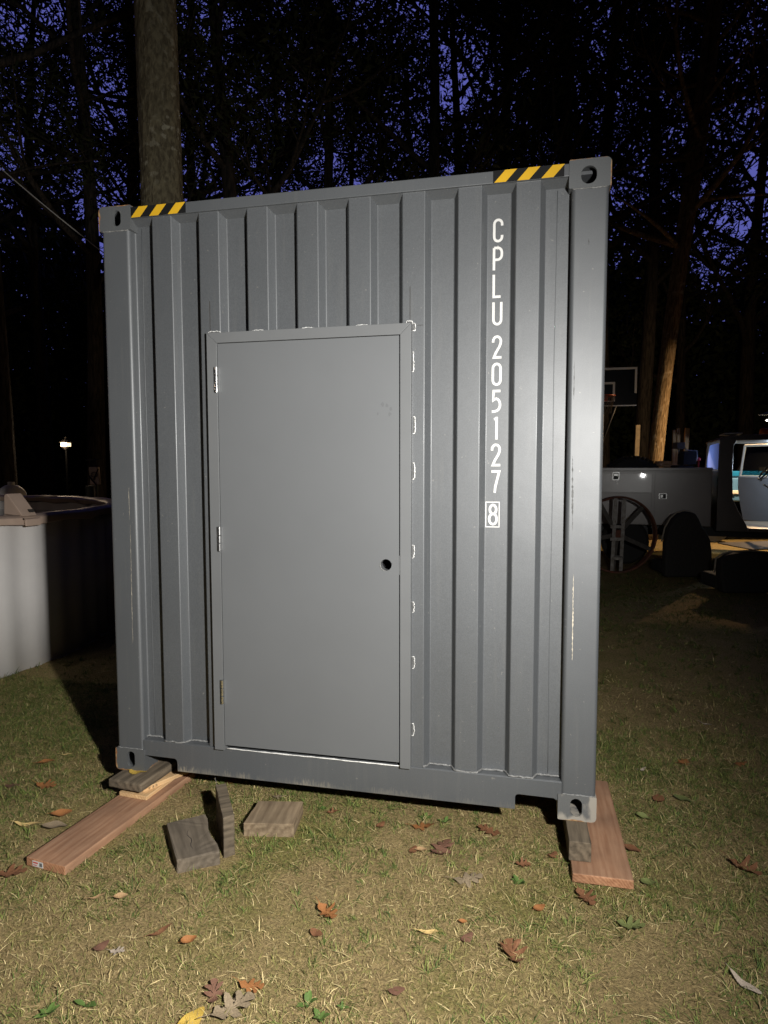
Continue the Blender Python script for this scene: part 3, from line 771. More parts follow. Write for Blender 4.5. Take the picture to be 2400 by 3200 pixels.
a, b = Zat(1010, 1295), Zat(1034, 1295); slot(RX, (a.z + b.z) / 2, 0.010, (a.z - b.z) / 2, 8, 'r')
TZ = fr[3] + 0.001
for u0, u1, h, sd in ((652, 688, 0.009, 11), (788, 825, 0.005, 12), (945, 982, 0.005, 13), (1112, 1150, 0.005, 14), (1270, 1288, 0.010, 15)):
    v = 1025; a, b = Zat(v, u0), Zat(v, u1); slot((a.x + b.x) / 2, TZ, (b.x - a.x) / 2, h, sd, 't')
# saw kerfs running past the doorway corners
for lo, hi in (((0.5855, OUTY - 0.0010, 2.392), (0.5880, OUTY + 0.001, 2.535)), ((1.5790, OUTY - 0.0010, 2.40), (1.5815, OUTY + 0.001, 2.545)), ((1.612, OUTY - 0.0010, 2.3695), (1.641, OUTY + 0.001, 2.3715))):
    bm = bmesh.new(); box(bm, lo, hi); obj('saw_kerf', bm, M['ink'], cont)
# sheet seams (lapped joints in two recesses)
for x in (0.196, 2.222, 1.087):
    bm = bmesh.new(); zb = 0.31 if x != 1.087 else 2.39
    tube(bm, [(x + 0.0015 * math.sin(z * 5), INY - 0.0004, z) for z in [zb + (2.925 - zb) * k / 14 for k in range(15)]], 0.0016, 6)
    obj('sheet_seam', bm, M['paint'], cont, smooth=True)
# painted identification code
def arc(cx, cy, rx, ry, a0, a1, n=9):
    return [(cx + rx * math.cos(R(a0 + (a1 - a0) * k / n)), cy + ry * math.sin(R(a0 + (a1 - a0) * k / n))) for k in range(n + 1)]
GL = {
 'C': [[(1, .72)] + arc(.5, .80, .5, .20, 0, 180) + arc(.5, .20, .5, .20, 180, 360) + [(1, .28)]],
 'P': [[(0, -.055), (0, 1)], [(0, 1), (.45, 1)] + arc(.45, .78, .55, .22, 90, 0) + arc(.45, .66, .55, .22, 0, -90) + [(0, .44)]],
 'L': [[(0, 1.055), (0, 0), (.9, 0)]],
 'U': [[(0, 1.055)] + arc(.5, .22, .5, .22, 180, 360) + [(1, 1.055)]],
 '2': [[(0, .72)] + arc(.5, .78, .5, .22, 180, 0) + [(.97, .66), (.80, .50), (.36, .22), (.12, .0), (1.1, 0)]],
 '0': [arc(.5, .78, .5, .22, 0, 180) + arc(.5, .22, .5, .22, 180, 360) + [(1, .78)]],
 '5': [[(1.02, 1), (.14, 1), (.08, .55), (.22, .60)] + arc(.42, .33, .56, .30, 80, -78) + [(.25, .005), (-.08, .0)]],
 '1': [[(.22, .93), (.56, .99)], [(.56, 1.055), (.56, -.055)]],
 '7': [[(-.05, 1), (.98, 1), (.70, .58), (.48, .25), (.40, -.055)]],
 '8': [arc(.5, .765, .42, .235, 0, 360, 20), arc(.5, .27, .5, .27, 0, 360, 20)],
}
def ribbon(bm, pts, t, y):
    P = [Vector(p) for p in pts]; n = len(P); closed = (P[0] - P[-1]).length < 1e-6
    Lf, Rt = [], []
    for i in range(n):
        a = P[i - 1] if i else (P[-2] if closed else None); b = P[i + 1] if i < n - 1 else (P[1] if closed else None)
        d1 = (P[i] - a).normalized() if a is not None else None; d2 = (b - P[i]).normalized() if b is not None else None
        if d1 is None: d1 = d2
        if d2 is None: d2 = d1
        n1 = Vector((-d1.y, d1.x)); n2 = Vector((-d2.y, d2.x)); m = (n1 + n2)
        m = m.normalized() if m.length > 1e-6 else n1
        k = min(2.0, 1 / max(0.4, m.dot(n1)))
        Lf.append(bm.verts.new((P[i].x + m.x * t / 2 * k, y, P[i].y + m.y * t / 2 * k))); Rt.append(bm.verts.new((P[i].x - m.x * t / 2 * k, y, P[i].y - m.y * t / 2 * k)))
    for i in range(n - 1): bm.faces.new((Lf[i], Lf[i + 1], Rt[i + 1], Rt[i]))
def glyph(bm, ch, x, ztop, w=0.0455, h=0.1035, t=0.0112, y=INY - 0.0016):
    for j, st in enumerate(GL[ch]):
        ribbon(bm, [(x + t / 2 + a * (w - t), ztop - h + t / 2 + b * (h - t)) for a, b in st], t, y - 0.0002 * j)
bm = bmesh.new()
for i, ch in enumerate('CPLU'): glyph(bm, ch, 1.9475 + 0.0 * i, 2.829 - 0.1213 * i)
for i, ch in enumerate('205127'): glyph(bm, ch, 1.9475, 2.318 - 0.1213 * i)
obj('identification_code', bm, M['white_vinyl'], cont)
bm = bmesh.new(); glyph(bm, '8', 1.9375, 1.558, 0.0455, 0.100)
yb = INY - 0.0016
for q in ((1.9255, 1.449, 1.9905, 1.4535), (1.9255, 1.5630, 1.9905, 1.5675), (1.9255, 1.4535, 1.9300, 1.5630), (1.9860, 1.4535, 1.9905, 1.5630)):
    bm.faces.new([bm.verts.new(p) for p in ((q[0], yb, q[1]), (q[2], yb, q[1]), (q[2], yb, q[3]), (q[0], yb, q[3]))])
obj('check_digit', bm, M['white_vinyl'], cont)
# scratches on the right-hand post and elsewhere
def scratch(u, v0, v1, wmax, m, seed, y=0.0032, drift=0.0, gap=0.25):
    rr = random.Random(seed); bm = bmesh.new(); n = max(6, int((v1 - v0) / 6))
    prev = None
    for k in range(n + 1):
        t = k / n; p = Zat(v0 + (v1 - v0) * t, u + drift * t + rr.uniform(-.6, .6), y)
        w = wmax * (math.sin(PI * t) ** 0.5) * max(0.12, rr.uniform(-gap, 1.0)) + 0.0004
        cur = (bm.verts.new((p.x - w / 2, y, p.z)), bm.verts.new((p.x + w / 2, y, p.z)))
        if prev: bm.faces.new((prev[0], prev[1], cur[1], cur[0]))
        prev = cur
    for v in [v for v in bm.verts if not v.link_faces]: bm.verts.remove(v)
    obj('paint_scratch', bm, m, cont)
scratch(1792, 1795, 2065, 0.0075, M['scratch_pale'], 1, drift=-4, gap=0.15)
scratch(1789, 1425, 1660, 0.009, M['scratch_dark'], 2, drift=0, gap=0.25)
scratch(1795, 1130, 1250, 0.005, M['scratch_dark'], 3, drift=-2, gap=0.45)
scratch(1840, 745, 765, 0.003, M['ink'], 4, gap=0.0)
scratch(402, 1525, 1625, 0.0022, M['scratch_pale'], 6, drift=3, gap=0.3)
scratch(407, 1640, 2010, 0.0022, M['scratch_pale'], 7, drift=8, gap=0.35)

# ------------------------------------------------------------------ timber under and in front of the container
def beam(name, cx, cy, z0, sx, sy, sz, rz, m, label, cat, group=None, bevel=0.004, end=None):
    """a sawn piece: grain along its own y axis"""
    bm = bmesh.new(); box(bm, (-sx / 2, -sy / 2, 0), (sx / 2, sy / 2, sz), bevel, 2)
    bmesh.ops.subdivide_edges(bm, edges=[e for e in bm.edges if e.calc_length() > 0.08], cuts=5)
    rr = random.Random(hash((cx, cy)) % 1000)
    for v in bm.verts: v.co += Vector((rr.uniform(-1, 1), rr.uniform(-1, 1), rr.uniform(-1, 1) if v.co.z > 0.001 else 0)) * 0.0008
    o = obj(name, bm, m, None)
    if end is not None:
        o.data.materials.append(end)
        for p in o.data.polygons:
            if abs(p.normal.y) > 0.8: p.material_index = 1
    o.location = (cx, cy, z0); o.rotation_euler = (0, 0, rz)
    return tag(o, label, cat, group)
ca, sa = math.cos(PLANK_L_ROT), math.sin(PLANK_L_ROT)
def along(px, py, dx, dy, a=PLANK_L_ROT):
    return px + dx * math.cos(a) - dy * math.sin(a), py + dx * math.sin(a) + dy * math.cos(a)
# left plank: near-left corner (0.008,-0.652)
plx, ply = along(0.008, -0.652, 0.109, 0.70)
pl = beam('plank', plx, ply, 0.0, 0.218, 1.40, 0.039, PLANK_L_ROT, M['fir'], 'long reddish plank under the left corner of the container, with a sticker on its end', 'plank', end=M['fir_end'])
bm = bmesh.new(); box(bm, (-0.071, -0.7018, 0.007), (-0.012, -0.7008, 0.032)); st = obj('price_sticker', bm, M['white_vinyl'], pl)
bm = bmesh.new()
for k in range(7): box(bm, (-0.031 + k * 0.0022, -0.7026, 0.012), (-0.0298 + k * 0.0022, -0.7019, 0.028))
obj('barcode', bm, M['grey_ink'], st)
bm = bmesh.new(); box(bm, (-0.066, -0.7026, 0.022), (-0.040, -0.7019, 0.0275)); box(bm, (-0.066, -0.7026, 0.0125), (-0.046, -0.7019, 0.0155)); obj('red_print', bm, M['red_ink'], st)
x, y = along(0.068, -0.103, 0.085, 0.17)
beam('pine_block', x + 0.008, y + 0.004, 0.0395, 0.165, 0.34, 0.020, PLANK_L_ROT + 0.03, M['pine'], 'pale pine offcut lying flat on the left plank, below the tilted pine piece', 'wood block', bevel=0.002)
p2 = beam('pine_block', x + 0.052, y + 0.040, 0.0600, 0.135, 0.33, 0.021, PLANK_L_ROT - 0.36, M['pine'], 'yellow pine offcut turned askew under the weathered left block, with ink marks on its edge', 'wood block', bevel=0.002)
bm = bmesh.new()
rr = random.Random(8)
for cx in (-0.135, -0.115, -0.097):
    for k in range(3):
        z = 0.004 + 0.005 * k; box(bm, (0.0677, cx, z), (0.0684, cx + 0.010, z + 0.0015))
    box(bm, (0.0677, cx + (0 if cx < -0.12 else 0.008), 0.004), (0.0684, cx + 0.002 + (0 if cx < -0.12 else 0.008), 0.0155))
obj('ink_mark', bm, M['ink'], p2)
x, y = along(0.017, -0.106, 0.108, 0.23)
beam('weathered_block', x, y, 0.0815, 0.205, 0.46, 0.045, PLANK_L_ROT + 0.0, M['old'], 'dark weathered board directly under the left corner of the container, a yellow leaf on it', 'wood block', bevel=0.009)
# right side
beam('plank', 2.4365, 0.172, 0.0, 0.243, 0.855, 0.039, 0.008, M['fir'], 'wide reddish new plank under the right corner of the container, end grain to the front', 'plank', end=M['fir_end'])
beam('weathered_block', 2.349, 0.04, 0.0395, 0.092, 0.42, 0.087, 0.03, M['old'], 'grey weathered post offcut on the right plank, carrying the right corner', 'wood block', bevel=0.004)
def slab(name, quad, z0, z1, m, label, notch=None, bevel=0.006):
    pts = list(quad)
    if notch: pts = pts[:2] + notch + pts[2:]
    cx = sum(p[0] for p in quad) / 4; cy = sum(p[1] for p in quad) / 4
    rz = math.atan2(quad[2][1] - quad[1][1], quad[2][0] - quad[1][0])
    L = [((p[0] - cx) * math.cos(-rz) - (p[1] - cy) * math.sin(-rz), (p[0] - cx) * math.sin(-rz) + (p[1] - cy) * math.cos(-rz)) for p in pts]
    bm = bmesh.new(); prism(bm, L, 2, 0, z1 - z0, bevel, 2)
    bmesh.ops.triangulate(bm, faces=[f for f in bm.faces if len(f.verts) > 4])
    bmesh.ops.subdivide_edges(bm, edges=[e for e in bm.edges if e.calc_length() > 0.05], cuts=3, use_grid_fill=True)
    rr = random.Random(int(cx * 1000))
    for v in bm.verts: v.co += Vector((rr.uniform(-1, 1), rr.uniform(-1, 1), rr.uniform(-1, 1))) * 0.0013
    o = obj(name, bm, m, None); o.location = (cx, cy, z0); o.rotation_euler = (0, 0, rz)
    return tag(o, label, 'wood block')
b1 = slab('weathered_block', BLK1, -0.002, 0.064, M['old3'], 'grey weathered wood block lying flat with a scooped side, nearest of the loose blocks', notch=[(0.795, -0.418), (0.745, -0.372), (0.700, -0.322), (0.672, -0.272), (0.648, -0.235)])
bm = bmesh.new()
tube(bm, [(-0.10 + 0.02 * k, 0.012 + 0.006 * math.sin(k * 1.3), 0.0655) for k in range(9)], [0.0006, 0.0012, 0.0017, 0.002, 0.002, 0.0017, 0.0014, 0.001, 0.0006], 5); obj('drying_crack', bm, M['ink'], b1)
b2 = slab('weathered_block', BLK2, -0.002, 0.188, M['old'], 'dark weathered wood block standing on edge with a nail in its top', bevel=0.005)
bm = bmesh.new(); tube(bm, [(0.145, 0.018, 0.17), (0.152, 0.022, 0.205), (0.156, 0.026, 0.222)], 0.0016, 6); tube(bm, [(0.155, 0.0255, 0.221), (0.157, 0.027, 0.2225)], 0.0042, 8)
obj('nail', bm, M['steel'], b2)
b3 = slab('weathered_block', BLK3, -0.002, 0.064, M['old2'], 'brown weathered wood block lying flat, right of the standing block', bevel=0.003)

# ------------------------------------------------------------------ fallen leaves and weeds
def vleaf(col, var=0.25):
    return mat('fallen_leaf', tuple(c * (1 - var) for c in col), 0.7, spec=0.3, second=tuple(c * (1 + var) for c in col), vscale=30, bump=0.2, bscale=120)
LC = {'orange': vleaf((0.30, 0.125, 0.042)), 'tan': vleaf((0.38, 0.24, 0.12)), 'brown': vleaf((0.19, 0.085, 0.04)), 'red': vleaf((0.16, 0.08, 0.05)),
      'grey': vleaf((0.25, 0.19, 0.12)), 'yellow': vleaf((0.48, 0.32, 0.06)), 'green': vleaf((0.15, 0.17, 0.055)), 'straw': vleaf((0.60, 0.42, 0.17)), 'pale': vleaf((0.44, 0.36, 0.28)), 'weed': vleaf((0.085, 0.14, 0.03))}
def leaf_mesh(kind, seed):
    rr = random.Random(seed); out = []
    if kind == 'oak':
        H_ = [(-.5, .02), (-.40, .035), (-.33, .13), (-.27, .20), (-.21, .20), (-.185, .08), (-.11, .085), (-.06, .24), (0.0, .35), (.07, .33), (.085, .11), (.15, .10), (.20, .24), (.27, .30), (.32, .26), (.31, .10), (.38, .09), (.43, .14), (.47, .10), (.5, .0)]
        up = [(x, y * rr.uniform(.8, 1.1)) for x, y in H_]; dn = [(x + rr.uniform(-.02, .02), -y * rr.uniform(.8, 1.1)) for x, y in reversed(H_[1:-1])]
        out = up + dn
    elif kind == 'oval':
        for k in range(26):
            t = k / 26 * 2 * PI; out.append((0.5 * math.cos(t), 0.30 * math.sin(t) * (1 - 0.25 * math.cos(t))))
    else:
        for k in range(22):
            t = k / 22 * 2 * PI; out.append((0.5 * math.cos(t), 0.12 * math.sin(t) * (1 + 0.15 * math.sin(3 * t))))
    bm = bmesh.new()
    cu, cv, tw = rr.uniform(0.25, 0.9), rr.uniform(-0.3, 1.2), rr.uniform(-0.5, 0.5)
    def lift(x, y): return cu * (x * x) * 0.7 + cv * y * y * 1.6 + tw * x * y + 0.03 * math.sin(9 * x + 5 * y)
    rings = []
    for f in (1.0, 0.66, 0.33):
        rings.append([bm.verts.new((x * f if f < 1 else x, y * f, lift(x * f, y * f))) for x, y in out])
    c = bm.verts.new((0, 0, 0.0)); n = len(out)
    for a, b in zip(rings[:-1], rings[1:]):
        for k in range(n): bm.faces.new((a[k], a[(k + 1) % n], b[(k + 1) % n], b[k]))
    for k in range(n): bm.faces.new((rings[-1][k], rings[-1][(k + 1) % n], c))
    tube(bm, [(-0.48, 0, lift(-.48, 0)), (-0.62, 0.02, lift(-.5, 0) + 0.02), (-0.72, 0.05, lift(-.5, 0) + 0.01)], 0.008, 5)
    return bm
def fallen(u, v, kind, col, size, rz, label, z=0.0, tilt=0.12):
    p = G(u, v, z); sd = int(u * 7 + v)
    o = obj('oak_leaf' if kind == 'oak' else 'fallen_leaf', leaf_mesh(kind, sd), LC[col], None, smooth=True)
    o.scale = (size * 1.12,) * 3; rr = random.Random(sd)
    o.location = (p.x, p.y, z + 0.012); o.rotation_euler = (rr.uniform(-tilt, tilt), rr.uniform(-tilt, tilt), rz)
    return tag(o, label, 'leaf', 'fallen leaves on the lawn')
for a in (
 (1320, 2590, 'oak', 'orange', .105, .2, 'large curled orange leaf on the grass below the middle of the container rail'),
 (1530, 2605, 'oak', 'brown', .105, 2.8, 'dark brown curled leaf lying near the right-hand block'),
 (1378, 2660, 'oak', 'red', .135, 1.2, 'big reddish brown lobed oak leaf below the curled orange leaf'),
 (1316, 2664, 'oval', 'tan', .05, .4, 'small tan leaf touching the left of the big reddish oak leaf'),
 (1292, 2662, 'oval', 'brown', .05, 1.4, 'small dark brown leaf left of the big reddish oak leaf'),
 (1460, 2756, 'oak', 'grey', .12, .3, 'greyish tan lobed oak leaf on dry grass, right of centre'),
 (1020, 2860, 'oak', 'orange', .10, -.6, 'orange brown crumpled oak leaf in the middle of the foreground'),
 (590, 2950, 'oval', 'orange', .055, 1.0, 'small bright orange oval leaf in the left foreground'),
 (600, 3200, 'oval', 'yellow', .085, 1.2, 'bright yellow leaf at the bottom edge of the lawn'),
 (725, 3160, 'oak', 'grey', .14, .9, 'large greyish brown oak leaf right of the bright yellow bottom leaf'),
 (782, 3092, 'oak', 'orange', .085, .1, 'orange brown lobed leaf above the large greyish oak leaf at the bottom'),
 (668, 3118, 'oak', 'red', .09, 2.0, 'reddish brown narrow oak leaf above the bright yellow leaf at the bottom'),
 (1346, 2922, 'narrow', 'straw', .085, .35, 'narrow straw yellow leaf on the grass, right of centre foreground'),
 (1602, 2992, 'oak', 'brown', .125, 1.9, 'dark reddish brown oak leaf in the right foreground'),
 (1968, 2902, 'oak', 'green', .10, -.2, 'pale green lobed oak leaf on the grass right of the right plank end'),
 (1828, 2812, 'oak', 'brown', .10, -1.0, 'curled brown leaf just in front of the right plank end'),
 (2330, 3088, 'narrow', 'pale', .10, -.9, 'pale curled leaf near the lower right corner of the lawn'),
 (2028, 2766, 'oval', 'green', .06, .1, 'small yellowish green leaf beside the right plank end'),
 (1972, 2660, 'oval', 'brown', .075, -.4, 'brown oval leaf right beside the right plank'),
 (145, 2388, 'oval', 'orange', .085, .8, 'orange brown leaf at the left, nearest to the container shadow'),
 (142, 2462, 'oak', 'orange', .11, .1, 'broad orange brown leaf with dark gaps, left of the weathered left block'),
 (38, 2462, 'oval', 'red', .07, .2, 'faded red brown leaf at the left edge of the picture'),
 (193, 2552, 'oval', 'orange', .085, .7, 'orange and tan curled leaf beside the left plank'),
 (172, 2590, 'oval', 'grey', .10, .3, 'flat grey leaf beside the middle of the left plank'),
 (88, 2584, 'narrow', 'straw', .11, .3, 'long straw coloured husk left of the left plank'),
 (205, 2364, 'narrow', 'straw', .06, .5, 'small straw coloured leaf near the container shadow on the left'),
 (30, 2738, 'oak', 'brown', .12, .5, 'dark brown leaf at the left edge below the sticker end of the left plank'),
 (502, 2920, 'narrow', 'brown', .085, 1.1, 'narrow brown leaf standing in the grass above the small bright orange leaf'),
 (365, 2982, 'oak', 'pale', .055, .1, 'small pinkish pale leaf scrap in the left foreground'),
 (318, 2966, 'oval', 'red', .05, 1.0, 'small reddish leaf scrap left of the pinkish pale scrap'),
 (378, 2812, 'oval', 'tan', .05, .6, 'small tan leaf in the grass in front of the left plank'),
 (302, 2812, 'narrow', 'tan', .06, .9, 'thin tan leaf sliver left of the small tan leaf before the left plank'),
 (990, 2926, 'oval', 'brown', .05, -.5, 'small dark red leaf below the orange brown crumpled oak leaf'),
 (1460, 2940, 'oval', 'red', .05, .9, 'small red brown leaf right of the narrow straw yellow leaf'),
 (1446, 2890, 'oval', 'orange', .03, .2, 'tiny orange leaf above the small red brown leaf, right of centre'),
 (1726, 2682, 'oak', 'brown', .06, 1.0, 'small dark brown leaf just left of the right plank'),
 (1632, 2708, 'oak', 'brown', .065, .2, 'dark brown leaf lying left of the right plank, nearer the centre'),
 (1240, 3106, 'oval', 'red', .05, .3, 'small dull red leaf in the lower middle foreground'),
 (1686, 2846, 'oval', 'orange', .05, .8, 'small orange brown leaf below the right plank end, on its left'),
 (2132, 2388, 'oak', 'orange', .085, .8, 'orange lobed leaf in the dim grass to the right of the container'),
 (2306, 2392, 'oak', 'orange', .085, .1, 'dim orange leaf far right, beside the darkest grass'),
 (2134, 2504, 'oval', 'green', .085, -.6, 'green curled leaf in the dim grass right of the right plank'),
 (2006, 2412, 'narrow', 'pale', .07, .9, 'pale curled leaf in the dim green grass, near the right plank'),
 (2058, 2506, 'oval', 'brown', .085, 1.4, 'dull brown leaf between the right plank and the green curled leaf'),
 (2010, 2562, 'oval', 'green', .06, -.3, 'yellow green leaf close to the right edge of the right plank'),
 (2320, 2720, 'oak', 'brown', .13, -.6, 'dark brown broken oak leaf in the dim grass at far right'),
 (2205, 2268, 'narrow', 'pale', .07, -.2, 'small whitish leaf curl in the dim grass right of the container'),
 (640, 2448, 'narrow', 'straw', .04, 1.2, 'tiny pale leaf standing below the container rail behind the nailed block'),
 (730, 2450, 'oval', 'orange', .07, .1, 'red orange leaf in the shade just behind the standing block'),
 (868, 2495, 'oak', 'grey', .065, .4, 'grey brown leaf lying behind the brown flat block'),
 (1040, 2545, 'oak', 'brown', .06, .4, 'brown leaf right of the brown flat block, close under the rail'),
 (1190, 2585, 'oval', 'brown', .05, 1.2, 'small brown leaf left of the large curled orange leaf'),
 ): fallen(*a)
fallen(432, 2418, 'oval', 'yellow', .085, .05, 'bright yellow leaf lying on the weathered board under the left corner', z=0.118, tilt=0.05)
def weed(u, v, n, size, seed, label):
    p = G(u, v); rr = random.Random(seed); bm = bmesh.new()
    for k in range(n):
        a = 2 * PI * k / n + rr.uniform(-.4, .4); L = size * 0.75 * rr.uniform(.7, 1.1); up = rr.uniform(.5, 1.3)
        d = Vector((math.cos(a), math.sin(a), 0)); s = Vector((-d.y, d.x, 0))
        prev = None
        for j in range(6):
            t = j / 5; q = Vector((0, 0, 0)) + d * L * t * math.cos(up * 0.6) + Vector((0, 0, L * (t * up - 0.5 * t * t * up)))
            w = L * 0.23 * math.sin(PI * min(1, 0.12 + t * 0.88)) + 0.0006
            cur = (bm.verts.new(q - s * w), bm.verts.new(q + Vector((0, 0, -w * .3))), bm.verts.new(q + s * w))
            if prev:
                bm.faces.new((prev[0], prev[1], cur[1], cur[0])); bm.faces.new((prev[1], prev[2], cur[2], cur[1]))
            prev = cur
    o = obj('weed', bm, LC['weed'], None, smooth=True); o.location = (p.x, p.y, 0); tag(o, label, 'weed', 'green weeds in the lawn')
weed(1392, 2570, 4, .055, 1, 'bright green broadleaf weed right of the curled orange leaf under the rail')
weed(1326, 2560, 4, .05, 2, 'green broadleaf weed just above the curled orange leaf')
weed(1010, 2530, 5, .035, 3, 'small green weed right of the brown flat block by the rail')
weed(1622, 2762, 6, .055, 4, 'green weed tuft left of the right plank end')
weed(962, 3140, 5, .055, 5, 'green weed in the bottom middle of the lawn')
weed(1000, 3185, 5, .05, 6, 'lowest green weed, at the bottom edge in the middle')
weed(150, 3170, 6, .06, 7, 'green weed tuft near the lower left corner')
weed(265, 3140, 2, .07, 8, 'green blade-like leaf standing near the lower left corner')
weed(1070, 3150, 4, .04, 9, 'small green weed right of the weed in the bottom middle')

# ------------------------------------------------------------------ pool on the left
PC, PR, PH = Vector((-4.76, 2.0, 0)), 2.74, 1.30
pool = empty('garden_pool', PC, 0, 'round above-ground pool with ribbed white wall and tan top ledge, left of the container', 'pool')
def pool_parts():
    bm = bmesh.new(); n = 360; r0, r1 = [], []
    for k in range(n):
        a = 2 * PI * k / n; r = PR + 0.012 * math.sin(a * 60) + 0.004 * math.sin(a * 23)
        r0.append(bm.verts.new((r * math.cos(a), r * math.sin(a), -0.02))); r1.append(bm.verts.new((r * math.cos(a), r * math.sin(a), PH)))
    for k in range(n): bm.faces.new((r0[k], r0[(k + 1) % n], r1[(k + 1) % n], r1[k]))
    w = obj('pool_wall', bm, M['pool_wall'], pool, smooth=True)
    s = w.modifiers.new('sheet', 'SOLIDIFY'); s.thickness = 0.01; s.offset = -1
    bm = bmesh.new(); n = 240; prof = [(-0.06, -0.045), (-0.075, 0.005), (-0.05, 0.03), (0.07, 0.035), (0.105, 0.01), (0.095, -0.045), (0.085, -0.05), (-0.05, -0.05)]
    rings = []
    for k in range(n):
        a = 2 * PI * k / n; wv = 0.010 * math.sin(a * 26 + 1.0)
        rings.append([bm.verts.new(((PR + p[0]) * math.cos(a), (PR + p[0]) * math.sin(a), PH + p[1] + (wv if p[1] < 0 else wv * 0.3))) for p in prof])
    for k in range(n):
        for j in range(len(prof)):
            A, B = rings[k], rings[(k + 1) % n]; bm.faces.new((A[j], A[(j + 1) % len(prof)], B[(j + 1) % len(prof)], B[j]))
    obj('top_ledge', bm, M['pool_tan'], pool, smooth=True, angle=50)
    bm = bmesh.new(); c = [bm.verts.new(((PR - 0.02) * math.cos(2 * PI * k / 96), (PR - 0.02) * math.sin(2 * PI * k / 96), PH - 0.16)) for k in range(96)]; bm.faces.new(c)
    obj('water', bm, M['water'], pool)
    # ledge joint cap with its little badge
    a0 = math.atan2(1.83 - PC.y, -2.2 - PC.x) - 0.055
    bm = bmesh.new(); Mx = Matrix.Rotation(a0, 4, 'Z') @ Matrix.Translation((PR + 0.02, 0, PH))
    prism(bm, [(-0.13, 0.035), (0.115, 0.0), (0.12, -0.06), (0.10, -0.06), (0.09, 0.0), (-0.13, 0.0)], 1, -0.075, 0.075, 0.008)
    # raised sloping cover on the joint
    prism(bm, [(-0.13, 0.036), (-0.12, 0.20), (-0.09, 0.21), (0.085, 0.022)], 1, -0.072, 0.072, 0.01)
    bmesh.ops.transform(bm, matrix=Mx, verts=bm.verts[:])
    cap = obj('ledge_cap', bm, M['pool_tan'], pool, smooth=True, angle=40)
    bm = bmesh.new(); box(bm, (-0.016, -0.028, 0), (0.016, 0.028, 0.004), 0.001)
    bmesh.ops.transform(bm, matrix=Mx @ Matrix.Translation((0.06, 0.03, 0.062)) @ Matrix.Rotation(R(47), 4, 'Y'), verts=bm.verts[:]); obj('badge', bm, M['ink'], cap)
pool_parts()
# pool filter, lantern, drum and bag beyond the pool
fp = F(36, 9.7)
fl = empty('pool_filter', fp, 0, 'white domed pool filter with a brown clamp band, behind the pool', 'pool filter')
bm = bmesh.new(); lathe(bm, [(0.20, 0.80), (0.205, 0.84), (0.205, 1.20), (0.205, 1.22)], 28); obj('tank', bm, M['white_vinyl'], fl, smooth=True, angle=40)
bm = bmesh.new(); lathe(bm, [(0.205, 1.285), (0.195, 1.34), (0.16, 1.40), (0.10, 1.445), (0.05, 1.46), (0.05, 1.50), (0.045, 1.505)], 28); obj('dome', bm, M['white_vinyl'], fl, smooth=True, angle=50)
bm = bmesh.new(); lathe(bm, [(0.21, 1.222), (0.222, 1.23), (0.222, 1.275), (0.21, 1.283)], 28)
box(bm, (0.2, -0.05, 1.225), (0.30, 0.03, 1.265), 0.01); tube(bm, [(0.30, -0.02, 1.245), (0.33, -0.05, 1.25), (0.31, -0.09, 1.245)], 0.01, 6); obj('clamp_band', bm, M['rust'], fl, smooth=True, angle=40)
bm = bmesh.new()
for k in range(3): box(bm, (0.02 + 0.0 * k, -0.2068, 1.02 + 0.05 * k), (0.12, -0.200, 1.04 + 0.05 * k))
obj('printed_label', bm, M['rust'], fl)
bm = bmesh.new(); box(bm, (-0.24, -0.24, 0), (0.24, 0.24, 0.80), 0.02); obj('stand', bm, M['old3'], fl)
# lit lantern
lp = F(211, 12.0)
lan = empty('lit_lantern', lp, 0, 'small lit lantern glowing warm white in the dark behind the pool', 'lantern')
LZ = 1.7297 + (1459 - 1390) / FOC * 12.0
bm = bmesh.new(); tube(bm, [(0, 0, 0), (0, 0, LZ - 0.09)], 0.016, 8); obj('post', bm, mat('unlit_black', (0.002, 0.002, 0.002), 1.0, spec=0.0), lan, smooth=True)  # near-black colour keeps the lantern's light from showing on the post
bm = bmesh.new(); box(bm, (-0.062, -0.062, LZ - 0.034), (0.062, 0.062, LZ + 0.034), 0.004); obj('lamp_glass', bm, emis('lantern_glow', (1.0, 0.76, 0.46), 1.9), lan)
bm = bmesh.new(); lathe(bm, [(0.125, LZ + 0.039), (0.12, LZ + 0.05), (0.035, LZ + 0.10), (0.022, LZ + 0.135), (0.004, LZ + 0.15)], 12); lathe(bm, [(0.03, LZ - 0.09), (0.08, LZ - 0.045), (0.08, LZ - 0.0385)], 12); obj('lantern_cap', bm, M['bark_dark'], lan, smooth=True, angle=40)
lamp('lantern_light', 'POINT', lp + Vector((0, 0, LZ)) - FH * 0.16, 22, (1.0, 0.74, 0.48), 0.05)
lamp('left_fill', 'POINT', (-9.0, -1.0, 3.2), 45, (1.0, 0.74, 0.55), 0.15)  # added unseen fill lamp, brightens the pool ledge, filter and bag
# drum with a bag strapped to it
dp = F(287, 9.6); s96 = 9.6 / FOC
dr = empty('drum', dp, 0, 'dark green drum standing behind the pool with a white bag strapped above it', 'drum')
zt = 1.7297 - (1518 - 1459) * s96
bm = bmesh.new(); lathe(bm, [(0.085, 0), (0.09, 0.02), (0.09, 0.5), (0.096, 0.52), (0.09, 0.54), (0.085, zt - 0.06), (0.092, zt - 0.03), (0.088, zt)], 20); obj('body', bm, M['green_drum'], dr, smooth=True, angle=40)
bm = bmesh.new(); tube(bm, [(0.082, -0.05, 1.0), (0.088, -0.055, zt - 0.09), (0.075, -0.05, zt - 0.02)], 0.008, 6); obj('handle', bm, M['old_white'], dr, smooth=True)
bgp = F(295, 9.45)
bag = empty('feed_bag', bgp + Vector((0, 0, 0)), YAW, 'white bag with a dark round emblem and crossed black straps, behind the pool', 'bag')
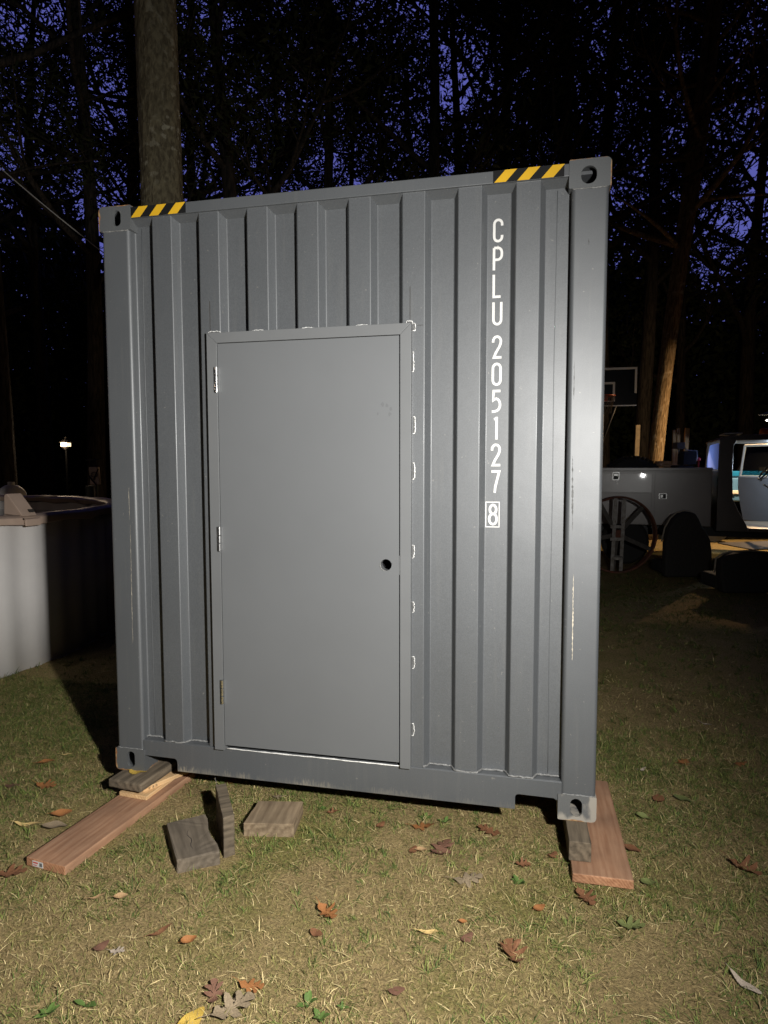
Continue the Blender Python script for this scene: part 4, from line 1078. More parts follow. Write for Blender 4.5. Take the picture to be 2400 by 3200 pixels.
zb0, zb1 = 1.7297 - (1515 - 1459) * 9.45 / FOC, 1.7297 - (1459 - 1459) * 9.45 / FOC
zb0, zb1 = 1.7297 - 0.263, 1.7297 - 0.003
bm = bmesh.new(); prism(bm, [(-0.062, zb0 + 0.262), (-0.045, zb0), (0.090, zb0 + 0.004), (0.078, zb0 + 0.262)], 1, -0.03, 0.03, 0.012, 2); obj('sack', bm, M['pale_blue'] if 0 else mat('bag_white', (0.62, 0.50, 0.42), 0.8, var=0.1, vscale=12), bag)
bm = bmesh.new()
for rx, rz, w in ((0.046, 0.036, 0.006), (0.030, 0.022, 0.004)): tube(bm, [(0.018 + rx * math.cos(2 * PI * k / 28), -0.0325, zb0 + 0.150 + rz * math.sin(2 * PI * k / 28)) for k in range(29)], w, 6, False)
for k in range(4): tube(bm, [(0.002 + 0.011 * k, -0.0325, zb0 + 0.138), (0.002 + 0.011 * k, -0.0325, zb0 + 0.160)], 0.002, 5)
obj('emblem', bm, M['grey_ink'], bag, smooth=True)
bm = bmesh.new()
for a, b in (((-0.065, 0.135), (0.055, -0.01)), ((0.085, 0.235), (0.012, 0.075))): tube(bm, [(a[0], -0.038, zb0 + a[1]), ((a[0] + b[0]) / 2, -0.043, zb0 + (a[1] + b[1]) / 2), (b[0], -0.038, zb0 + b[1])], 0.009, 6)
obj('strap', bm, M['black_plastic'], bag, smooth=True)
bm = bmesh.new(); tube(bm, [(0.01, 0.036, 0), (0.01, 0.036, zb1 + 0.11)], 0.012, 6); tube(bm, [(-0.13, 0.036, zb1 + 0.10), (0.13, 0.036, zb1 + 0.115)], 0.009, 6); obj('hanging_post', bm, M['black_plastic'], bag, smooth=True)
# skimmer pole lying on the ledge
bm = bmesh.new()
p0, p1 = W(108, 1569, 8.0), W(178, 1561, 8.4)
p0.z = p1.z = PH + 0.052
tube(bm, [p0, p0.lerp(p1, 0.5), p1], 0.010, 8)
sk = obj('pole', bm, M['white_vinyl'], None, smooth=True); tag(sk, 'thin white pole lying on the pool top ledge', 'pole')
# cable running to the left from the big trunk
bm = bmesh.new(); a, b = W(490, 918, 6.8), W(-330, 215, 8.4)
tube(bm, [a.lerp(b, k / 20) + Vector((0, 0, -0.10 * math.sin(PI * k / 20))) for k in range(21)], 0.007, 6)
tag(obj('cable', bm, M['cable'], None, smooth=True), 'thin pale cable slanting from the upper left edge down behind the container', 'cable')

# ------------------------------------------------------------------ trees
def tree_meshes(seed, H=17.0, r0=0.2, first=0.30, nl=15, spread=1.0, leaves=15000, fork=None):
    """returns (trunk mesh, crown mesh): trunk with limbs, crown of leaf-sized faces"""
    rr = random.Random(seed); npr = np.random.RandomState(seed)
    bm = bmesh.new(); tips = []
    ph = [rr.uniform(0, 6) for _ in range(4)]
    def axis(z): return Vector((0.16 * math.sin(z * 0.35 + ph[0]) * z / H * 2, 0.16 * math.sin(z * 0.3 + ph[1]) * z / H * 2, z))
    n = 16; zs = [-0.1] + [H * 0.96 * (k / n) ** 1.15 for k in range(1, n + 1)]
    def rad(z): return r0 * max(0.06, (1 - z / H) ** 0.85) * (1 + 0.35 * math.exp(-max(z, 0) / 0.35))
    tube(bm, [axis(max(z, 0)) + Vector((0, 0, min(z, 0))) for z in zs], [rad(max(z, 0)) for z in zs], 12)
    def limb(base, d, L, r, depth):
        pts = [base]; p = base.copy(); dd = d.copy(); k = 6
        for i in range(k):
            dd = (dd + Vector((rr.uniform(-.2, .2), rr.uniform(-.2, .2), rr.uniform(-.05, .20)))).normalized()
            p = p + dd * L / k; pts.append(p.copy())
        tube(bm, pts, [r * (1 - 0.8 * i / k) for i in range(k + 1)], 6 if depth == 0 else 4, False)
        if depth < 2:
            m = 5 if depth == 0 else 3
            for j in range(m):
                t = 0.3 + 0.7 * (j + rr.random() * 0.6) / m; q = pts[min(k, int(t * k))]
                a = rr.uniform(0, 2 * PI); sd = (dd + 1.1 * Vector((math.cos(a), math.sin(a), rr.uniform(-.35, .5)))).normalized()
                limb(q, sd, L * rr.uniform(.35, .55), r * 0.45, depth + 1)
        if depth >= 1:
            for i in range(2, k + 1): tips.append(pts[i])
        else: tips.append(pts[-1])
    for j in range(nl):
        f = first + (0.95 - first) * (j + rr.uniform(0, .7)) / nl; z = H * f
        a = j * 2.4 + rr.uniform(-.5, .5); L = H * 0.30 * spread * (1.1 - 0.75 * (f - first) / (1 - first)) * rr.uniform(.7, 1.15)
        limb(axis(z), Vector((math.cos(a), math.sin(a), rr.uniform(0.15, 0.75))).normalized(), L, rad(z) * 0.48 + 0.012, 0)
    tm = bpy.data.meshes.new('trunk'); bmesh.ops.recalc_face_normals(bm, faces=bm.faces[:]); bm.to_mesh(tm); bm.free()
    tm.polygons.foreach_set('use_smooth', [True] * len(tm.polygons))
    T = np.array([tuple(t) for t in tips]); wgt = npr.gamma(0.9, 1.0, len(T)); wgt /= wgt.sum()
    idx = npr.choice(len(T), leaves, p=wgt)
    c = T[idx] + npr.normal(0, 1, (leaves, 3)) * np.array([0.27, 0.27, 0.21])
    d = npr.normal(0, 1, (leaves, 3)); d[:, 2] = d[:, 2] * 0.5 - 0.55; d /= np.linalg.norm(d, axis=1)[:, None]
    s = np.cross(d, npr.normal(0, 1, (leaves, 3))); s /= np.linalg.norm(s, axis=1)[:, None]
    ln = npr.uniform(0.055, 0.115, leaves)[:, None]; wd = ln * npr.uniform(0.20, 0.34, leaves)[:, None]
    V = np.stack([c - d * ln, c - d * ln * 0.1 - s * wd, c + d * ln, c - d * ln * 0.1 + s * wd], 1).reshape(-1, 3)
    Fq = (np.arange(leaves)[:, None] * 4 + np.arange(4)[None])
    cm = mesh_np('crown', V, Fq, M['leaf'], link=False)
    return tm, cm
KINDS = [tree_meshes(3, 17, 0.19, 0.30, 16, 1.0, 15500), tree_meshes(8, 18, 0.17, 0.34, 17, 0.85, 13500),
         tree_meshes(14, 16, 0.22, 0.26, 15, 1.1, 15000), tree_meshes(23, 15, 0.15, 0.22, 18, 0.9, 16000)]
def tree(u, D, kind, sc, rz, label, bark='bark_dark', name='oak_tree', lean=(0, 0), group='trees behind the container', rscale=1.0):
    t = empty(name, F(u, D, -0.05), rz, label, 'tree', group)
    t.scale = (sc, sc, sc)
    t.rotation_euler = (lean[0], lean[1], rz)
    tm, cm = KINDS[kind]
    if bark != 'bark_dark' or rscale != 1.0:
        tm = tm.copy(); tm.materials.clear()
    if not tm.materials: tm.materials.append(M[bark])
    a = bpy.data.objects.new('trunk', tm); COL.objects.link(a); a.parent = t; a.scale = (rscale, rscale, 1)
    b = bpy.data.objects.new('crown', cm); COL.objects.link(b); b.parent = t
    return t
# the thick trunk rising straight behind the container's left corner
def big_trunk():
    base = Vector((-1.90, 3.72, -0.05)); t = empty('oak_tree', base, 0.4, 'thick lichen-spotted oak trunk rising straight up behind the left corner of the container', 'tree')
    bm = bmesh.new(); n = 40; zs = [0.0, 0.15, 0.4, 0.8] + [1.2 + 0.22 * k for k in range(52)]
    rr = random.Random(4); ph = [rr.uniform(0, 6.28) for _ in range(6)]; rings = []
    for z in zs:
        r = 0.238 * (1 - 0.014 * z) + 0.17 * math.exp(-z / 0.3)
        ring = []
        for k in range(n):
            a = 2 * PI * k / n
            q = r * (1 + 0.030 * math.sin(3 * a + ph[0] + 0.25 * z) + 0.020 * math.sin(5 * a + ph[1] - 0.4 * z) + 0.016 * math.sin(11 * a + ph[2] + 1.1 * z) + 0.010 * rr.uniform(-1, 1))
            ring.append(bm.verts.new((q * math.cos(a) + 0.02 * math.sin(z * 0.5), q * math.sin(a), z)))
        rings.append(ring)
    for A, B in zip(rings[:-1], rings[1:]):
        for k in range(n): bm.faces.new((A[k], A[(k + 1) % n], B[(k + 1) % n], B[k]))
    for j in range(7):
        z = 8.5 + 0.5 * j; a = j * 2.3; d = Vector((math.cos(a), math.sin(a), 0.8)); tube(bm, [Vector((0, 0, z)) + d * t for t in (0, 0.7, 1.5, 2.4)], [0.10, 0.08, 0.06, 0.03], 8)
    o = obj('trunk', bm, M['bark_oak'], t, smooth=True)
    b = bpy.data.objects.new('crown', KINDS[2][1]); COL.objects.link(b); b.parent = t; b.location = (0, 0, 4.5); b.scale = (0.7, 0.7, 0.7)
big_trunk()
TL = [
 (20, 10.6, 1, 1.05, 2.3, 'faintly lit tree with a straight trunk at the left edge, behind the pool', 'bark_dark'),
 (300, 13.5, 0, 1.02, 1.9, 'dark tree left of the thick oak trunk, its leaves against the blue sky', 'bark_dark'),
 (735, 13.0, 2, 1.0, 0.9, 'dark forked tree just right of the thick oak trunk', 'bark_dark'),
 (1010, 16.5, 1, 1.12, 4.0, 'dark tree behind the middle of the container roof, with sky showing right of it', 'bark_dark'),
 (1330, 14.5, 0, 1.08, 2.6, 'dark leafy tree above the container number column', 'bark_dark'),
 (1560, 18.0, 2, 1.2, 5.2, 'dense dark tree above the right hazard tape', 'bark_dark'),
 (1780, 15.0, 1, 1.15, 0.4, 'dark dense tree behind the right corner post of the container', 'bark_dark'),
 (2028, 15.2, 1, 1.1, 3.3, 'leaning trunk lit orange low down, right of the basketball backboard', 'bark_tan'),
 (1990, 19.5, 0, 1.3, 1.2, 'dim brown trunk just left of the orange lit trunk, behind the backboard', 'bark_dark'),
 (2330, 25.0, 2, 1.45, 4.4, 'dark tree above the truck cab at the right edge', 'bark_dark'),
]
def straight_trunk():
    bm = bmesh.new(); rr = random.Random(12); n = 20; zs = [0, 0.2, 0.5] + [0.5 + 0.35 * k for k in range(1, 44)]; rings = []
    for z in zs:
        r = 0.150 * (1 - 0.040 * z) + 0.07 * math.exp(-z / 0.3)
        rings.append([bm.verts.new(((r * (1 + 0.035 * math.sin(3 * a + z * 0.3) + 0.02 * math.sin(7 * a - z) + 0.012 * rr.uniform(-1, 1))) * math.cos(a) + 0.05 * math.sin(z * 0.45), r * math.sin(a), z)) for a in [2 * PI * k / n for k in range(n)]])
    for A, B in zip(rings[:-1], rings[1:]):
        for k in range(n): bm.faces.new((A[k], A[(k + 1) % n], B[(k + 1) % n], B[k]))
    for j in range(9):
        z = 6.2 + 0.9 * j; a = 2.4 * j + 0.7; d = Vector((math.cos(a), math.sin(a), 0.25)); L = 2.6 - 0.18 * j
        tube(bm, [Vector((0.05 * math.sin(z * 0.45), 0, z)) + d * L * t + Vector((0, 0, -0.35 * t * t)) for t in (0, 0.25, 0.5, 0.75, 1)], [0.06, 0.045, 0.035, 0.022, 0.008], 6)
    me = bpy.data.meshes.new('trunk'); bmesh.ops.recalc_face_normals(bm, faces=bm.faces[:]); bm.to_mesh(me); bm.free(); me.polygons.foreach_set('use_smooth', [True] * len(me.polygons)); me.materials.append(M['bark_tan'])
    return me
for u, D, k, sc, rz, lab, bk in TL:
    if 1985 < u < 2040:
        t = tree(u, D, k, sc, rz, lab, bk)
        t.rotation_euler = (Matrix.Rotation(0.085 if u == 2028 else 0.02, 3, FH) @ Matrix.Rotation(rz, 3, 'Z')).to_euler()
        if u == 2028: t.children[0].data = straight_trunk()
    else: tree(u, D, k, sc, rz, lab, bk)
far = [(-140, 20), (150, 22), (420, 19), (640, 24), (860, 21), (1120, 25), (1420, 23), (1660, 26), (1880, 21), (2120, 25), (2420, 22), (2640, 19)]
rr = random.Random(77)
FL = ['tall dark tree far behind the pool, beyond the left edge trunk', 'far dark tree between the left edge trunk and the thick oak trunk', 'far dark tree directly left of the thick oak trunk', 'far dark tree showing right of the thick oak trunk', 'far dark tree above the left half of the container roof', 'far dark tree above the middle of the container roof, most sky around it', 'far dark tree left of the number column, above the roof', 'far dark tree above the right hazard tape, behind the dense dark tree', 'far dark tree right of the right upper casting', 'far dark tree above the lit trunk on the right', 'far dark tree at the right edge above the cab', 'far dark tree beyond the right edge of the picture']
for (u, D), lab in zip(far, FL):
    tree(u, D, rr.randrange(4), rr.uniform(1.25, 1.5), rr.uniform(0, 6.28), lab)
# understory: one far-off mass of dark brush closing the wood
def far_wood():
    npr = np.random.RandomState(9); n = 400000
    ang = npr.uniform(-0.85, 0.95, n); D = npr.uniform(27, 42, n)
    top = 10.6 + 2.4 * np.clip((ang - 0.18) / 0.12, 0, 1) + 2.0 * np.clip((-0.28 - ang) / 0.12, 0, 1) + 1.6 * np.sin(ang * 9 + 1) + 1.2 * np.sin(ang * 23) + 1.0 * np.sin(ang * 51)
    z = npr.uniform(0, 1, n) ** 1.25 * top
    fx, fy = FH.x, FH.y; rx, ry = RH.x, RH.y
    c = np.stack([CAM.x + D * (fx + rx * np.tan(ang)), CAM.y + D * (fy + ry * np.tan(ang)), z], 1)
    d = npr.normal(0, 1, (n, 3)); d /= np.linalg.norm(d, axis=1)[:, None]
    s = np.cross(d, npr.normal(0, 1, (n, 3))); s /= np.linalg.norm(s, axis=1)[:, None]
    ln = npr.uniform(0.12, 0.26, n)[:, None]; wd = ln * 0.5
    V = np.stack([c - d * ln, c - s * wd, c + d * ln, c + s * wd], 1).reshape(-1, 3)
    o = mesh_np('far_woods', V, np.arange(n)[:, None] * 4 + np.arange(4)[None], M['leaf_far'])
    tag(o, 'dark far-off mass of brush and young trees closing the back of the yard', 'woods', kind='stuff')
far_wood()

# ------------------------------------------------------------------ right-hand yard: floodlight, truck, hoop, wheel, seats
TROT = YAW - 0.353
TO = F(2225, 10.8)
TXD = Vector((math.cos(TROT), math.sin(TROT), 0))
def _tray(u):
    d = FH + RH * ((u - 1200) / FOC); o = TO - Vector((CAM.x, CAM.y, 0))
    # d * t = o + TXD * x
    det = d.x * -TXD.y + TXD.x * d.y
    t = (o.x * -TXD.y + TXD.x * o.y) / det; x = (d.x * o.y - d.y * o.x) / det
    return t, x
def TX(u): return _tray(u)[1]
def TZ_(v, u=2225): return CAM.z + (1458 - v) * _tray(u)[0] / FOC
truck = empty('service_truck', TO, TROT, 'grey service truck with side tool boxes and an open lit cab at the right edge', 'truck')
TINV = truck.matrix_basis.inverted()
def TL_(u, v, D): return TINV @ Vector((F(u, D).x, F(u, D).y, CAM.z + (1458 - v) * D / FOC))
bm = bmesh.new()
zb, zt = TZ_(1648), TZ_(1463)
box(bm, (-2.35, 0, zb), (0.0, 0.45, zt), 0.012, 2)
box(bm, (-2.35, 1.5, zb), (0.0, 1.95, zt), 0.012, 2)
box(bm, (-2.34, 0.452, 0.70), (-0.01, 1.498, 0.76))
box(bm, (-0.045, 0.452, 0.762), (-0.005, 1.498, zt - 0.02))
obj('tool_body', bm, M['grey_body'], truck, smooth=True, angle=40)
bm = bmesh.new(); box(bm, (-2.36, -0.018, zt - 0.05), (0.004, -0.0005, zt - 0.004), 0.006, 2); box(bm, (-2.36, -0.012, zt - 0.075), (0.0, -0.0005, zt - 0.058), 0.004, 2); obj('top_flange', bm, M['grey_body'], truck, smooth=True, angle=40)
def cdoor(x0, x1, z0, z1):
    bm = bmesh.new(); box(bm, (x0, -0.010, z0), (x1, -0.0005, z1), 0.004, 2); return obj('compartment_door', bm, M['grey_body'], truck, smooth=True, angle=40)
bm = bmesh.new(); za, zb_, xb = TZ_(1540, 1990), TZ_(1481, 2037), TX(2037)
prism(bm, [(-0.0005, za), (-0.016, za), (-0.0075, zb_), (-0.0005, zb_)], 0, -2.30, xb, 0.003); d1 = obj('compartment_door', bm, M['grey_body'], truck, smooth=True, angle=40)
d2 = cdoor(TX(2046), TX(2221), TZ_(1643), TZ_(1479)); d3 = cdoor(-2.30, TX(2037), TZ_(1643), TZ_(1543, 1990))
def latch(par, u, v, w, h, horiz):
    x, z = TX(u), TZ_(v, u); bm = bmesh.new()
    prism(bm, rrect(x - w / 2, z - h / 2, x + w / 2, z + h / 2, 0.012, 4), 1, -0.020, -0.0105, 0.003)
    l = obj('latch', bm, M['chrome'], par, smooth=True, angle=40)
    bm = bmesh.new()
    prism(bm, rrect(x - w * 0.36, z - h * 0.40, x + w * 0.36, z + h * 0.38, 0.008, 3), 1, -0.0215, -0.0202); obj('latch_pan', bm, M['black_plastic'], l)
    bm = bmesh.new()
    if horiz: box(bm, (x - w * 0.30, -0.034, z - h * 0.28), (x + w * 0.02, -0.0218, z + h * 0.28), 0.004, 2)
    else: box(bm, (x - w * 0.30, -0.034, z + 0.0), (x + w * 0.30, -0.0218, z + h * 0.30), 0.004, 2)
    obj('paddle', bm, M['chrome'], l)
latch(d1, 1924, 1489, 0.118, 0.145, False); latch(d2, 2072, 1552, 0.135, 0.100, True)
# cab
cx0 = TX(2243)
bm = bmesh.new()
roof = TZ_(1372); belt = TZ_(1468); low = TZ_(1662)
# near side pillar widening towards the sill
pil = [(cx0, low), (TX(2345), low), (TX(2338), TZ_(1640)), (TX(2312), TZ_(1600)), (TX(2292), TZ_(1560)), (TX(2288), TZ_(1470)), (TX(2289), TZ_(1395)), (TX(2296), TZ_(1384)), (TX(2300), roof), (cx0 + 0.02, roof), (cx0, belt)]
prism(bm, pil, 1, 0.02, 0.10, 0.01, 2)
prism(bm, [(cx0, low), (TX(2300), low), (TX(2289), belt), (TX(2289), roof), (cx0 + 0.02, roof), (cx0, belt)], 1, 1.80, 1.88, 0.01, 2)
# back wall below the glass, headers, roof
box(bm, (cx0, 0.101, low), (cx0 + 0.05, 1.799, belt - 0.03), 0.005)
prism(bm, [(cx0 + 0.0, roof - 0.02), (cx0 + 0.06, roof + 0.025), (cx0 + 0.20, roof + 0.05), (1.30, roof + 0.065), (1.62, roof + 0.03), (1.72, roof - 0.02), (1.70, roof - 0.04), (cx0 + 0.0, roof - 0.04)], 1, 0.05, 1.85, 0.012, 2)
box(bm, (TX(2345), 0.03, low), (1.95, 0.16, TZ_(1650)), 0.01); box(bm, (cx0 + 0.05, 0.102, low), (1.95, 1.80, low + 0.05))
# windscreen posts, bonnet, wings
for y in (0.05, 1.79):
    prism(bm, [(1.62, roof - 0.03), (1.69, roof - 0.03), (2.18, 1.45), (2.10, 1.45)], 1, y, y + 0.06, 0.005)
    prism(bm, [(1.95, low), (2.02, 1.40), (3.35, 1.30), (3.40, 0.95), (3.38, 0.62), (3.15, 0.62), (3.02, 0.95), (2.65, 1.02), (2.3, 0.95), (2.2, low)], 1, y - 0.03, y + 0.06, 0.01)
box(bm, (2.02, 0.12, 1.34), (3.38, 1.78, 1.42), 0.02); box(bm, (3.30, 0.12, 0.6), (3.38, 1.78, 1.335), 0.01)
obj('cab', bm, M['grey_cab'], truck, smooth=True, angle=40)
bm = bmesh.new(); gx = cx0 + 0.012; prism(bm, [(0.13, belt - 0.005), (1.74, belt - 0.005), (1.62, belt + 0.2), (1.36, roof - 0.11), (1.20, roof - 0.075), (0.16, roof - 0.075)], 0, gx, gx + 0.006); obj('rear_window', bm, M['blue_glow'], truck)
bm = bmesh.new(); box(bm, (cx0 + 0.1, 0.2, belt - 0.9), (cx0 + 0.14, 1.7, belt - 0.06), 0.01); obj('cab_back_panel', bm, M['grey_plastic'], truck)
# seat-less cab: dashboard, steering wheel, far door
bm = bmesh.new(); prism(bm, [(1.75, 1.05), (1.70, 1.40), (1.85, 1.46), (2.1, 1.44), (2.1, 0.9)], 1, 0.15, 1.75, 0.02); obj('dashboard', bm, M['black_plastic'], truck)
bm = bmesh.new(); swc = TL_(2394, 1472, 10.9); ax = Vector((-0.80, 0, 0.6)).normalized(); ua = Vector((0, 1, 0)); va = ax.cross(ua)
tube(bm, [swc + (ua * math.cos(2 * PI * k / 32) + va * math.sin(2 * PI * k / 32)) * 0.19 for k in range(33)], 0.014, 8, False)
for a in (0.3, PI - 0.3, -PI / 2): tube(bm, [swc, swc + (ua * math.cos(a) + va * math.sin(a)) * 0.185], 0.014, 6)
tube(bm, [swc, swc - ax * 0.35], [0.045, 0.03], 10); obj('steering_wheel', bm, M['black_plastic'], truck, smooth=True)
bm = bmesh.new(); tube(bm, [swc - ax * 0.05 + Vector((-0.02, -0.05, -0.05)), swc + Vector((-0.10, -0.12, -0.16))], 0.008, 6); tube(bm, [swc + Vector((-0.10, -0.12, -0.16)), swc + Vector((-0.115, -0.13, -0.17))], 0.018, 8)
tube(bm, [swc + Vector((-0.05, -0.05, -0.24)), swc + Vector((0.14, -0.03, -0.36))], 0.014, 6); obj('column_lever', bm, M['chrome'], truck, smooth=True)
# far door, swung open
_a, _b = TL_(2480, 1500, 12.3), TL_(2311, 1500, 13.3); ia, ib = Vector((_a.x, _a.y)), Vector((_b.x, _b.y))
dv = (ib - ia); dl = dv.length; ang = math.atan2(dv.y, dv.x)
fd = Matrix.Translation((ia.x, ia.y, 0)) @ Matrix.Rotation(ang, 4, 'Z')
def fpart(name, bmx, m, par):
    bmesh.ops.transform(bmx, matrix=fd, verts=bmx.verts[:]); return obj(name, bmx, m, par)
bm = bmesh.new(); prism(bm, [(0.0, 0.62), (dl - 0.14, 0.62), (dl - 0.06, 0.95), (dl, 1.28), (dl, 1.50), (0.0, 1.50)], 1, -0.02, 0.06, 0.01); far_door = fpart('far_door', bm, M['grey_plastic'], truck)
bm = bmesh.new()
for a, b in (((0.02, 1.50), (0.30, 2.14)), ((0.30, 2.14), (dl - 0.10, 2.14)), ((dl - 0.10, 2.14), (dl - 0.02, 1.50)), ((dl - 0.02, 1.515), (0.02, 1.515))):
    tube(bm, [(a[0], 0.02, a[1]), (b[0], 0.02, b[1])], 0.024, 8)
fpart('window_frame', bm, M['white_metal'], far_door)
bm = bmesh.new(); prism(bm, [(0.08, 1.53), (dl - 0.05, 1.53), (dl - 0.12, 2.12), (0.32, 2.12)], 1, 0.018, 0.022); fpart('window_pane', bm, M['glass'], far_door)
bm = bmesh.new(); tube(bm, [(0.1, -0.05, 0.99), (0.5, -0.07, 1.01), (dl - 0.10, -0.05, 0.98)], 0.014, 6); tube(bm, [(0.2, -0.05, 0.90), (0.5, -0.06, 0.90)], 0.018, 6); tube(bm, [(dl - 0.32, -0.05, 0.84), (dl - 0.12, -0.06, 0.90)], 0.018, 6); fpart('door_pull', bm, M['chrome'], far_door)
bm = bmesh.new(); box(bm, (dl - 0.17, -0.028, 1.19), (dl - 0.08, -0.0205, 1.24)); fpart('red_reflector', bm, M['red'], far_door)
bm = bmesh.new(); box(bm, (0.05, -0.032, 1.40), (dl - 0.05, -0.0205, 1.44), 0.004); fpart('trim_strip', bm, M['black_plastic'], far_door)
bm = bmesh.new(); lathe(bm, [(0.07, roof + 0.075), (0.075, roof + 0.09), (0.06, roof + 0.16), (0.03, roof + 0.18)], 16, (TX(2400), 0.5, 0)); obj('roof_beacon', bm, M['orange'], truck, smooth=True)
bm = bmesh.new(); box(bm, (TX(2262), 0.10, roof + 0.066), (TX(2318), 0.8, roof + 0.09), 0.006); obj('roof_board', bm, M['white_metal'], truck)
def twheel(x, y):
    bm = bmesh.new(); lathe(bm, [(0.22, -0.11), (0.36, -0.12), (0.40, -0.09), (0.40, 0.09), (0.36, 0.12), (0.22, 0.11)], 36)
    w = obj('wheel', bm, M['rubber'], truck, smooth=True, angle=40); w.location = (x, y, 0.40); w.rotation_euler = (PI / 2, 0, 0)
    bm = bmesh.new(); lathe(bm, [(0.05, -0.04), (0.218, -0.06), (0.218, 0.06), (0.05, 0.04)], 24); obj('rim', bm, M['grey_cab'], w)
for x in (-1.35, 2.66):
    for y in (0.14, 1.78): twheel(x, y)
bm = bmesh.new(); box(bm, (-2.3, 0.5, 0.50), (3.2, 0.62, 0.66)); box(bm, (-2.3, 1.3, 0.50), (3.2, 1.42, 0.66)); obj('chassis', bm, M['black_plastic'], truck)
# work light left burning in the cab
lx = truck.matrix_basis @ (TL_(2418, 1436, 11.7) - Vector((0, 0, 0.08)))
cl = empty('cab_work_light', truck.matrix_basis @ TL_(2418, 1436, 11.7), YAW, 'small white work light burning inside the truck cab, just beyond the right edge', 'lamp')
bm = bmesh.new(); lathe(bm, [(0.03, -0.05), (0.035, 0.0), (0.02, 0.03)], 14); obj('bulb', bm, emis('cab_bulb', (0.75, 0.88, 1.0), 25), cl)
lamp('cab_light', 'POINT', lx, 34, (0.72, 0.86, 1.0), 0.05)
# things on the bed
def tractor_tyre():
    c = truck.matrix_basis @ Vector((TL_(1972, 1440, 12.0).x, 0.98, 0.78 + 0.56)); R0 = 0.56
    t = empty('tractor_tyre', c - Vector((0, 0, R0)), YAW, 'big black lugged tyre standing on the truck bed, only its top showing', 'tyre')
    bm = bmesh.new(); lathe(bm, [(0.28, -0.17), (0.48, -0.20), (0.535, -0.17), (0.54, 0), (0.535, 0.17), (0.48, 0.20), (0.28, 0.17)], 48)
    for k in range(44):
        a = 2 * PI * k / 44
        for s in (-1, 1):
            Mx = Matrix.Rotation(a + (0.035 if s > 0 else -0.035), 4, 'Z') @ Matrix.Translation((0.555, 0, s * 0.09)) @ Matrix.Rotation(s * 0.5, 4, 'X')
            box(bm, (-0.03, -0.018, -0.09), (0.025, 0.018, 0.09), 0, 1, Mx)
    bmesh.ops.transform(bm, matrix=Matrix.Translation((0, 0, R0)) @ Matrix.Rotation(PI / 2, 4, 'X'), verts=bm.verts[:])
    obj('tread', bm, M['rubber'], t, smooth=True, angle=40)
tractor_tyre()
mt = truck.matrix_basis
mc = empty('engine_machine', mt @ Vector((TL_(2130, 1400, 12.0).x, TL_(2130, 1400, 12.0).y, 0.765)), YAW, 'dark boxy engine machine standing on the truck bed behind the cab', 'machine')
bm = bmesh.new(); box(bm, (-0.16, -0.14, 0.0), (0.16, 0.14, 0.98), 0.02); box(bm, (-0.04, -0.13, 0.985), (0.20, 0.13, 1.24), 0.02); obj('housing', bm, mat('machine_grey', (0.04, 0.04, 0.04), 0.7, spec=0.15), mc, smooth=True, angle=40)
bm = bmesh.new(); box(bm, (-0.15, -0.10, 1.28), (0.0, 0.10, 1.40), 0.015); obj('air_box', bm, M['grey_cab'], mc, smooth=True, angle=40)
bm = bmesh.new(); tube(bm, [(0.20, -0.08, 1.02), (0.235, -0.08, 1.12), (0.225, -0.08, 1.24), (0.02, -0.08, 1.26), (0.0, -0.08, 1.29)], 0.011, 8); tube(bm, [(-0.06, 0, 1.2), (-0.08, 0, 1.29)], 0.02, 8); obj('pipe', bm, M['chrome'], mc, smooth=True)
for k, (u0, u1, v0, lab) in enumerate(((2099, 2109, 1346, 'shortest upright board stub behind the engine machine on the truck'), (2111, 2122, 1341, 'middle upright board behind the engine machine on the truck'), (2127, 2140, 1341, 'widest upright board, nearest the cab, behind the engine machine'))):
    D = 12.55; bm = bmesh.new(); w = (u1 - u0) * D / FOC; top = CAM.z + (1458 - v0) * D / FOC
    box(bm, (-w / 2, -0.02, 0.0), (w / 2, 0.02, top - 0.77), 0.003)
    o = obj('upright_board', bm, M['board'], None); p = F((u0 + u1) / 2, D, 0.77); o.location = p; o.rotation_euler = (0, 0.03 * (1 if k == 2 else -0.3), YAW); tag(o, lab, 'board', 'boards standing on the truck bed')
bm = bmesh.new(); box(bm, (-0.22, -0.08, 0), (0.22, 0.08, 0.06), 0.004); box(bm, (-0.20, -0.07, 0.062), (0.22, 0.07, 0.12), 0.004); o = obj('timber_offcuts', bm, M['board'], None); p = mt @ Vector((TL_(2078, 1440, 12.7).x, 1.72, zt + 0.003)); o.location = p; o.rotation_euler = (0, 0, YAW); tag(o, 'short tan timber offcuts lying on the far tool box of the truck', 'timber')
bm = bmesh.new(); tube(bm, [(0, 0, 0), (0, 0, 0.12)], 0.012, 8); lathe(bm, [(0.02, 0.12), (0.035, 0.13), (0.035, 0.17), (0.015, 0.19)], 12); o = obj('marker_post', bm, M['red'], None, smooth=True); o.location = mt @ Vector((TL_(2181, 1430, 12.4).x, 1.70, zt + 0.001)); tag(o, 'tiny red-topped marker standing on the far tool box behind the cab', 'marker')
